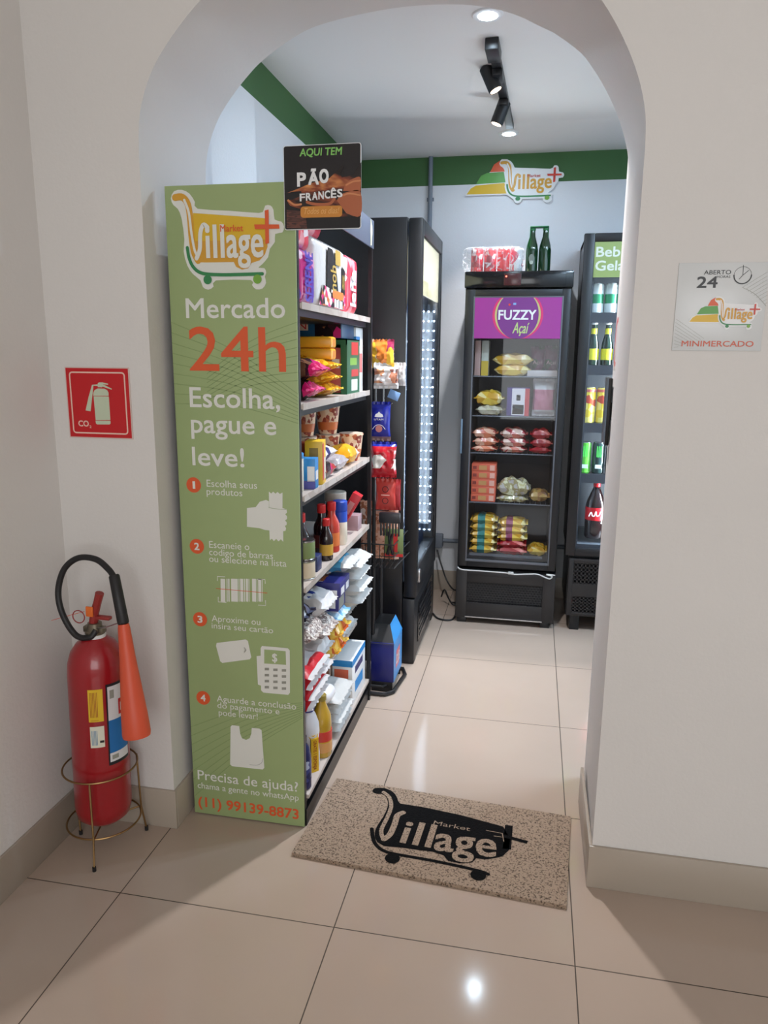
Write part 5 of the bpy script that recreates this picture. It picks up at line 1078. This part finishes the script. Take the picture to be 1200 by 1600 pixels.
# --- right drinks cooler
RX0, RX1, RZ1 = 1.236, 1.80, 2.018
CWH = C('cooler_dark_liner', 60, 66, 74, .4)
t = thing('drinks_cooler', 'tall black lit drinks cooler with olive Bebidas Geladas header half hidden by the arch', 'cooler')
shell(t, RX0+.01, RX1, 2.045, 2.54, .42, RZ1, .05, CWH)
g = MB(); dframe(g, RX0, RX1, .415, RZ1, 1.287, 1.75, .452, 1.978, 2.0, 2.042, BLACK, .005); g.build('door_frame', t)
MB().box(1.288, 1.749, 2.018, 2.022, .453, 1.977, GLASS).build('glass_pane', t)
OL = mat('olive_header', (140, 158, 92), .35, emit=.12, ecol=(150, 168, 96))
MB().box(1.288, 1.749, 2.006, 2.014, 1.815, 1.978, OL).build('header_sign', t)
g = MB(); q = signframe(2.0055)
a_ = q(931, 402); b_ = q(931, 391); g.text('Bebidas', 1.295, 1.525, a_[1]+.002, a_[1]+.048, C('header_white', 220, 224, 210), .03, X=T(0, 2.0055, 0) @ WALLM); g.text('Geladas', 1.295, 1.53, a_[1]-.062, a_[1]-.016, C('header_white', 220, 224, 210), .03, X=T(0, 2.0055, 0) @ WALLM)
g.build('header_lettering', t)
g = MB(); dframe(g, RX0+.022, RX1, .085, .40, 1.285, 1.76, .105, .375, 2.0, 2.03, BASEB, .004); g.box(1.284, 1.761, 2.001, 2.029, .195, .265, BASEB); g.build('base_panel', t)
MB().box(RX0+.02, RX1, 2.032, 2.54, .09, .41, BLACKM).build('compressor_box', t)
for za, zb_ in ((.265, .375), (.105, .195)):
    g = MB()
    for i in range(24): x = 1.285+.02*i; g.box(x-.004, x+.004, 2.004, 2.016, za, zb_, BASEB)
    nz_ = 5
    for j in range(nz_+1): zz = za+(zb_-za)*j/nz_; g.box(1.285, 1.76, 2.004, 2.016, zz-.004, zz+.004, BASEB)
    g.build('grille', t)
for x in (1.28, 1.74): MB().box(x, x+.05, 2.02, 2.10, 0, .09, BLACK, .004).build('foot', t)
RS = [1.648, 1.392, 1.100, .838, .515]
for z in RS[:4]:
    sh = MB().box(1.262, 1.775, 2.075, 2.48, z-.010, z-.002, C('cooler_shelf', 70, 74, 80)).build('shelf', t)
    MB().box(1.262, 1.775, 2.066, 2.074, z-.045, z+.004, C('shelf_rail', 44, 48, 56)).build('price_rail', sh)
led = MB().box(1.268, 1.274, 2.052, 2.060, .50, 1.80, mat('cooler_led', (220, 238, 255), .5, emit=14)).box(1.765, 1.771, 2.052, 2.060, .50, 1.80, MATS['cooler_led']).build('led_strip', t)
lamp('cooler_lamp', 'AREA', (1.276, 2.062, 1.15), P_COOLER, (.86, .95, 1), .02, aim=(1.42, 2.13, 1.15), size_y=1.25)
lamp('cooler_lamp', 'AREA', (1.60, 2.058, 1.15), P_COOLER, (.86, .95, 1), .02, aim=(1.38, 2.14, 1.15), size_y=1.25)
for k, x_ in enumerate((1.322, 1.390, 1.458)):
    w_ = ('left', 'middle', 'right')[k]
    WG = printed('white_green_can', [(226, 236, 230), (226, 236, 230), (40, 150, 100), (226, 236, 230)], 9, .2, stretch=(.1, .1, 1))
    t_ = thing('drink_can', '%s white and green can on the top cooler shelf' % w_, 'can', (x_, 2.115, RS[0]), group='white and green cans in the drinks cooler')
    MB().lathe([(.026, 0), (.0315, .007), (.0315, .05), (.0315, .095), (.0315, .135), (.027, .144)], None, 18, mats=[C('can_white', 226, 234, 230), C('can_white', 226, 234, 230), C('can_green', 36, 140, 92), C('can_white', 226, 234, 230), C('can_white', 226, 234, 230)] if k < 2 else [C('can_dark', 40, 50, 56)]*5).build('body', t_)
    MB().lathe([(.0255, .144), (.027, .145), (.027, .148), (.024, .149)], STEEL, 18).build('lid', t_)
    ybt = bottle('drink_bottle', '%s dark bottle with yellow labels in the drinks cooler' % w_, [(.024, 0), (.029, .006), (.029, .09), (.026, .115), (.013, .165), (.012, .205)], mat('dark_glass', (20, 44, 30), .08, coat=.8), [(.013, .204), (.0155, .206), (.0155, .214), (.012, .216)], WHITE, [(.0294, .03, .085, C('label_yellow', 222, 214, 50)), (.0150, .155, .185, C('label_yellow', 222, 214, 50))], loc=(x_-.004, 2.115, RS[1]), group='yellow labelled bottles in the drinks cooler')
    c_ = can('%s tall yellow can on the third cooler shelf' % w_, (x_-.006, 2.115, RS[2]), printed('yellow_can_print', [(232, 210, 80), (236, 220, 120), (226, 196, 60), (190, 80, 60)], 30, .2), .185, .0325, 'yellow cans in the drinks cooler')
    g = MB(); g.lathe([(.0328, .160), (.0330, .162), (.0330, .172), (.0328, .174)], C('can_rose', 206, 110, 100), 18).build('rim_band', c_)
    c_ = can('%s black and green energy drink can in the drinks cooler' % w_, (x_-.010, 2.115, RS[3]), C('energy_dark', 40, 60, 60, .2) if k else C('energy_green', 90, 180, 60, .2), .165, .031, 'energy drink cans in the drinks cooler')
    g = MB()
    for q_ in (-.009, 0, .009): g.poly([(q_-.0025, .09), (q_+.0025, .09), (q_+.0015, .145), (q_-.0025, .148)], C('claw_green', 80, 220, 90), X=T(0, -.0316, 0) @ WALLM)
    g.poly([(-.016, .03), (.016, .03), (.016, .05), (-.016, .05)], C('energy_pale', 200, 220, 220), X=T(0, -.0314, 0) @ WALLM); g.build('can_print', c_)
for k, x_ in enumerate((1.385, 1.50)):
    bt = bottle('cola_bottle', ('left large cola bottle with red label in the bottom of the drinks cooler', 'right large cola bottle with red label in the bottom of the drinks cooler')[k], [(.045, 0), (.052, .01), (.052, .10), (.050, .15), (.052, .17), (.046, .20), (.022, .26), (.0155, .275)], mat('cola', (30, 14, 14), .06, coat=.9), [(.0165, .274), (.018, .276), (.018, .296), (.015, .298)], C('cola_red', 206, 24, 36, .3), [(.0525, .10, .168, MATS['cola_red'])], loc=(x_, 2.13, RS[4]-.024), group='large cola bottles in the drinks cooler', n=24)
    MB().stroke([(-.035, .125), (-.025, .145), (-.018, .128), (-.008, .126), (0, .15), (.004, .128), (.016, .13), (.024, .15), (.034, .14)], .006, WHITE, X=T(0, -.0534, 0) @ WALLM).build('white_script', bt)

# --- left drinks cooler, seen from its side, glass towards the aisle (+x)
LX0, LX1, LXD, LY0, LY1, LZ = .0, .478, .545, 1.372, 2.055, 2.005
t = thing('drinks_cooler', 'tall black cooler seen from its side with lit glass door facing the aisle', 'cooler')
MBL = C('lcooler_blue_liner', 92, 112, 150, .35)
g = MB(); q_ = .035
g.box(LX0, LX1, LY0, LY0+.02, .0, LZ, BLACKM, .003).box(LX0, LX1, LY1-.02, LY1, 0, LZ, BLACKM).box(LX0, LX0+.02, LY0+.02, LY1-.02, 0, LZ, BLACKM).box(LX0+.02, LX1, LY0+.02, LY1-.02, LZ-.02, LZ, BLACKM).box(LX0+.02, LX1, LY0+.02, LY1-.02, .30, .40, BLACKM)
g.build('cabinet', t)
g = MB(); g.box(LX0+.02, LX1, LY0+.02, LY0+.03, .40, LZ-.02, MBL).box(LX0+.02, LX1, LY1-.03, LY1-.02, .40, LZ-.02, MBL).box(LX0+.02, LX0+.03, LY0+.03, LY1-.03, .40, LZ-.02, MBL).build('liner', t)
g = MB()
gy0, gy1, gz0, gz1 = 1.412, 2.012, .47, 1.935
def fx(mb, x0, x1, m, y0=LY0+.003, y1=LY1-.003, z0=.33, z1=LZ-.003, bev=.006):
    mb.box(x0, x1, y0, gy0, z0, z1, m, bev).box(x0, x1, gy1, y1, z0, z1, m, bev).box(x0, x1, gy0-.002, gy1+.002, gz1, z1, m, bev).box(x0, x1, gy0-.002, gy1+.002, z0, gz0, m, bev)
fx(g, LX1+.006, LXD, BLACK); g.build('door_frame', t)
MB().box(LXD-.012, LXD-.008, gy0, gy1, gz0, gz1, GLASS).build('glass_pane', t)
hd = mat('lit_header_cream', (238, 226, 176), .4, emit=1.6, ecol=(250, 240, 200))
MB().box(LXD-.020, LXD-.013, gy0, gy1, 1.70, gz1, hd).build('lit_header', t)
SHL = C('lcooler_shelf', 120, 140, 170)
for i in range(5): wire_shelf(t, LX0+.04, LX1-.03, LY0+.04, LY1-.04, .62+i*.22, SHL, 12)
LEDC = mat('cooler_dot_led', (220, 235, 255), .5, emit=75, ecol=(205, 228, 255))
g = MB(); STR = C('led_strip_backing', 150, 175, 205)
for j, x in enumerate((.462, .488, .516)):
    g = MB().box(x-.006, x+.006, 1.998, 2.004, .50, 1.69, STR)
    for i in range(25): g.disc(x, .515+i*.0475, .0038, LEDC, X=T(0, 1.9975, 0) @ WALLM, n=8)
    g.build('led_strip', t)
lamp('cooler_lamp', 'AREA', (.49, 1.985, 1.1), P_COOLER*.07, (.72, .86, 1), .06, aim=(.40, 1.5, 1.1), size_y=1.1)
MB().box(LX1, LXD-.006, LY0, LY1, .02, .325, BLACK, .008).box(LXD-.006, LXD-.002, LY0+.10, LY1-.10, .08, .28, BLACKG, .001).build('base_panel', t)
for i in range(6): MB().box(LXD-.002, LXD+.001, LY0+.13, LY1-.13, .10+i*.028, .108+i*.028, BLACK).build('grille_slat', t)
MB().box(LXD-.004, LXD+.012, LY0+.03, LY0+.06, .40, .46, STEEL, .004).build('hinge', t)
for y in (LY0+.01, LY1-.07): MB().box(LX1-.03, LXD-.008, y, y+.06, 0, .03, BLACK, .005).build('foot', t)

# ------------------------------------------------------------------ back wall conduit, cables
CG = C('conduit_grey', 120, 128, 140, .45)
t = thing('conduit', 'grey vertical cable conduit on the back wall left of the emblem', 'conduit')
MB().cyl((.405, YB-.014, .05), (.405, YB-.014, ZC), .0125, CG, 14).build('pipe', t)
for z in (2.30, 1.3): MB().box(.385, .425, YB-.006, YB, z-.01, z+.01, CG, .002).build('clamp', t)
t = thing('conduit', 'grey horizontal conduit with junction box low on the back wall', 'conduit')
MB().cyl((.42, YB-.03, .325), (1.30, YB-.03, .325), .0125, CG, 14).build('pipe', t)
MB().box(.45, .53, YB-.06, YB, .28, .365, CG, .008).build('junction_box', t)
t = thing('power_cable', 'black power cables looping on the floor between cooler and freezer', 'cable')
MB().tube(smooth_path([(.50, 2.50, .27), (.53, 2.45, .20), (.58, 2.40, .10), (.64, 2.35, .07), (.70, 2.6-.06, .09)], 6), .005, RUB, 7).build('upper_lead', t)
MB().tube(smooth_path([(.555, 2.30, .04), (.575, 2.28, .09), (.60, 2.26, .05), (.63, 2.25, .012), (.66, 2.26, .02), (.62, 2.29, .012), (.70, 2.30, .006)], 6), .005, RUB, 7).build('loop_lead', t)
MB().tube(smooth_path([(.53, 2.10, .006), (.57, 2.02, .006), (.62, 2.00, .006), (.655, 2.03, .006), (.668, 2.15, .02)], 6), .005, RUB, 7).build('floor_lead', t)

# ------------------------------------------------------------------ payment tablet and posters on the stub wall right
t = thing('payment_tablet', 'slim black payment tablet mounted on the right stub wall', 'tablet')
MB().box(1.250, 1.262, .43, .55, 1.175, 1.375, BLACK, .003).build('body', t)
MB().box(1.262, 1.272, .47, .51, 1.25, 1.30, BLACK).build('bracket', t)
t = thing('poster', 'small red ringed notice above the payment tablet', 'poster')
MB().box(1.2705, 1.2718, .415, .545, 1.40, 1.555, C('poster_white', 222, 206, 200)).build('sheet', t)
Xp = T(1.2702, 0, 0) @ RZ(-90) @ WALLM
g = MB(); frame2d(g, -.535, 1.415, -.425, 1.545, .04, .014, C('poster_red', 206, 70, 60), Xp); g.build('red_ring', t)
t = thing('poster', 'small green instruction poster behind the payment tablet', 'poster')
MB().box(1.2705, 1.2718, .405, .425, 1.17, 1.385, C('poster_green', 130, 146, 122)).build('sheet', t)
MB().box(1.2698, 1.2704, .408, .422, 1.24, 1.26, WHITE).box(1.2698, 1.2704, .408, .422, 1.29, 1.30, C('poster_amber', 214, 160, 90)).build('print', t)
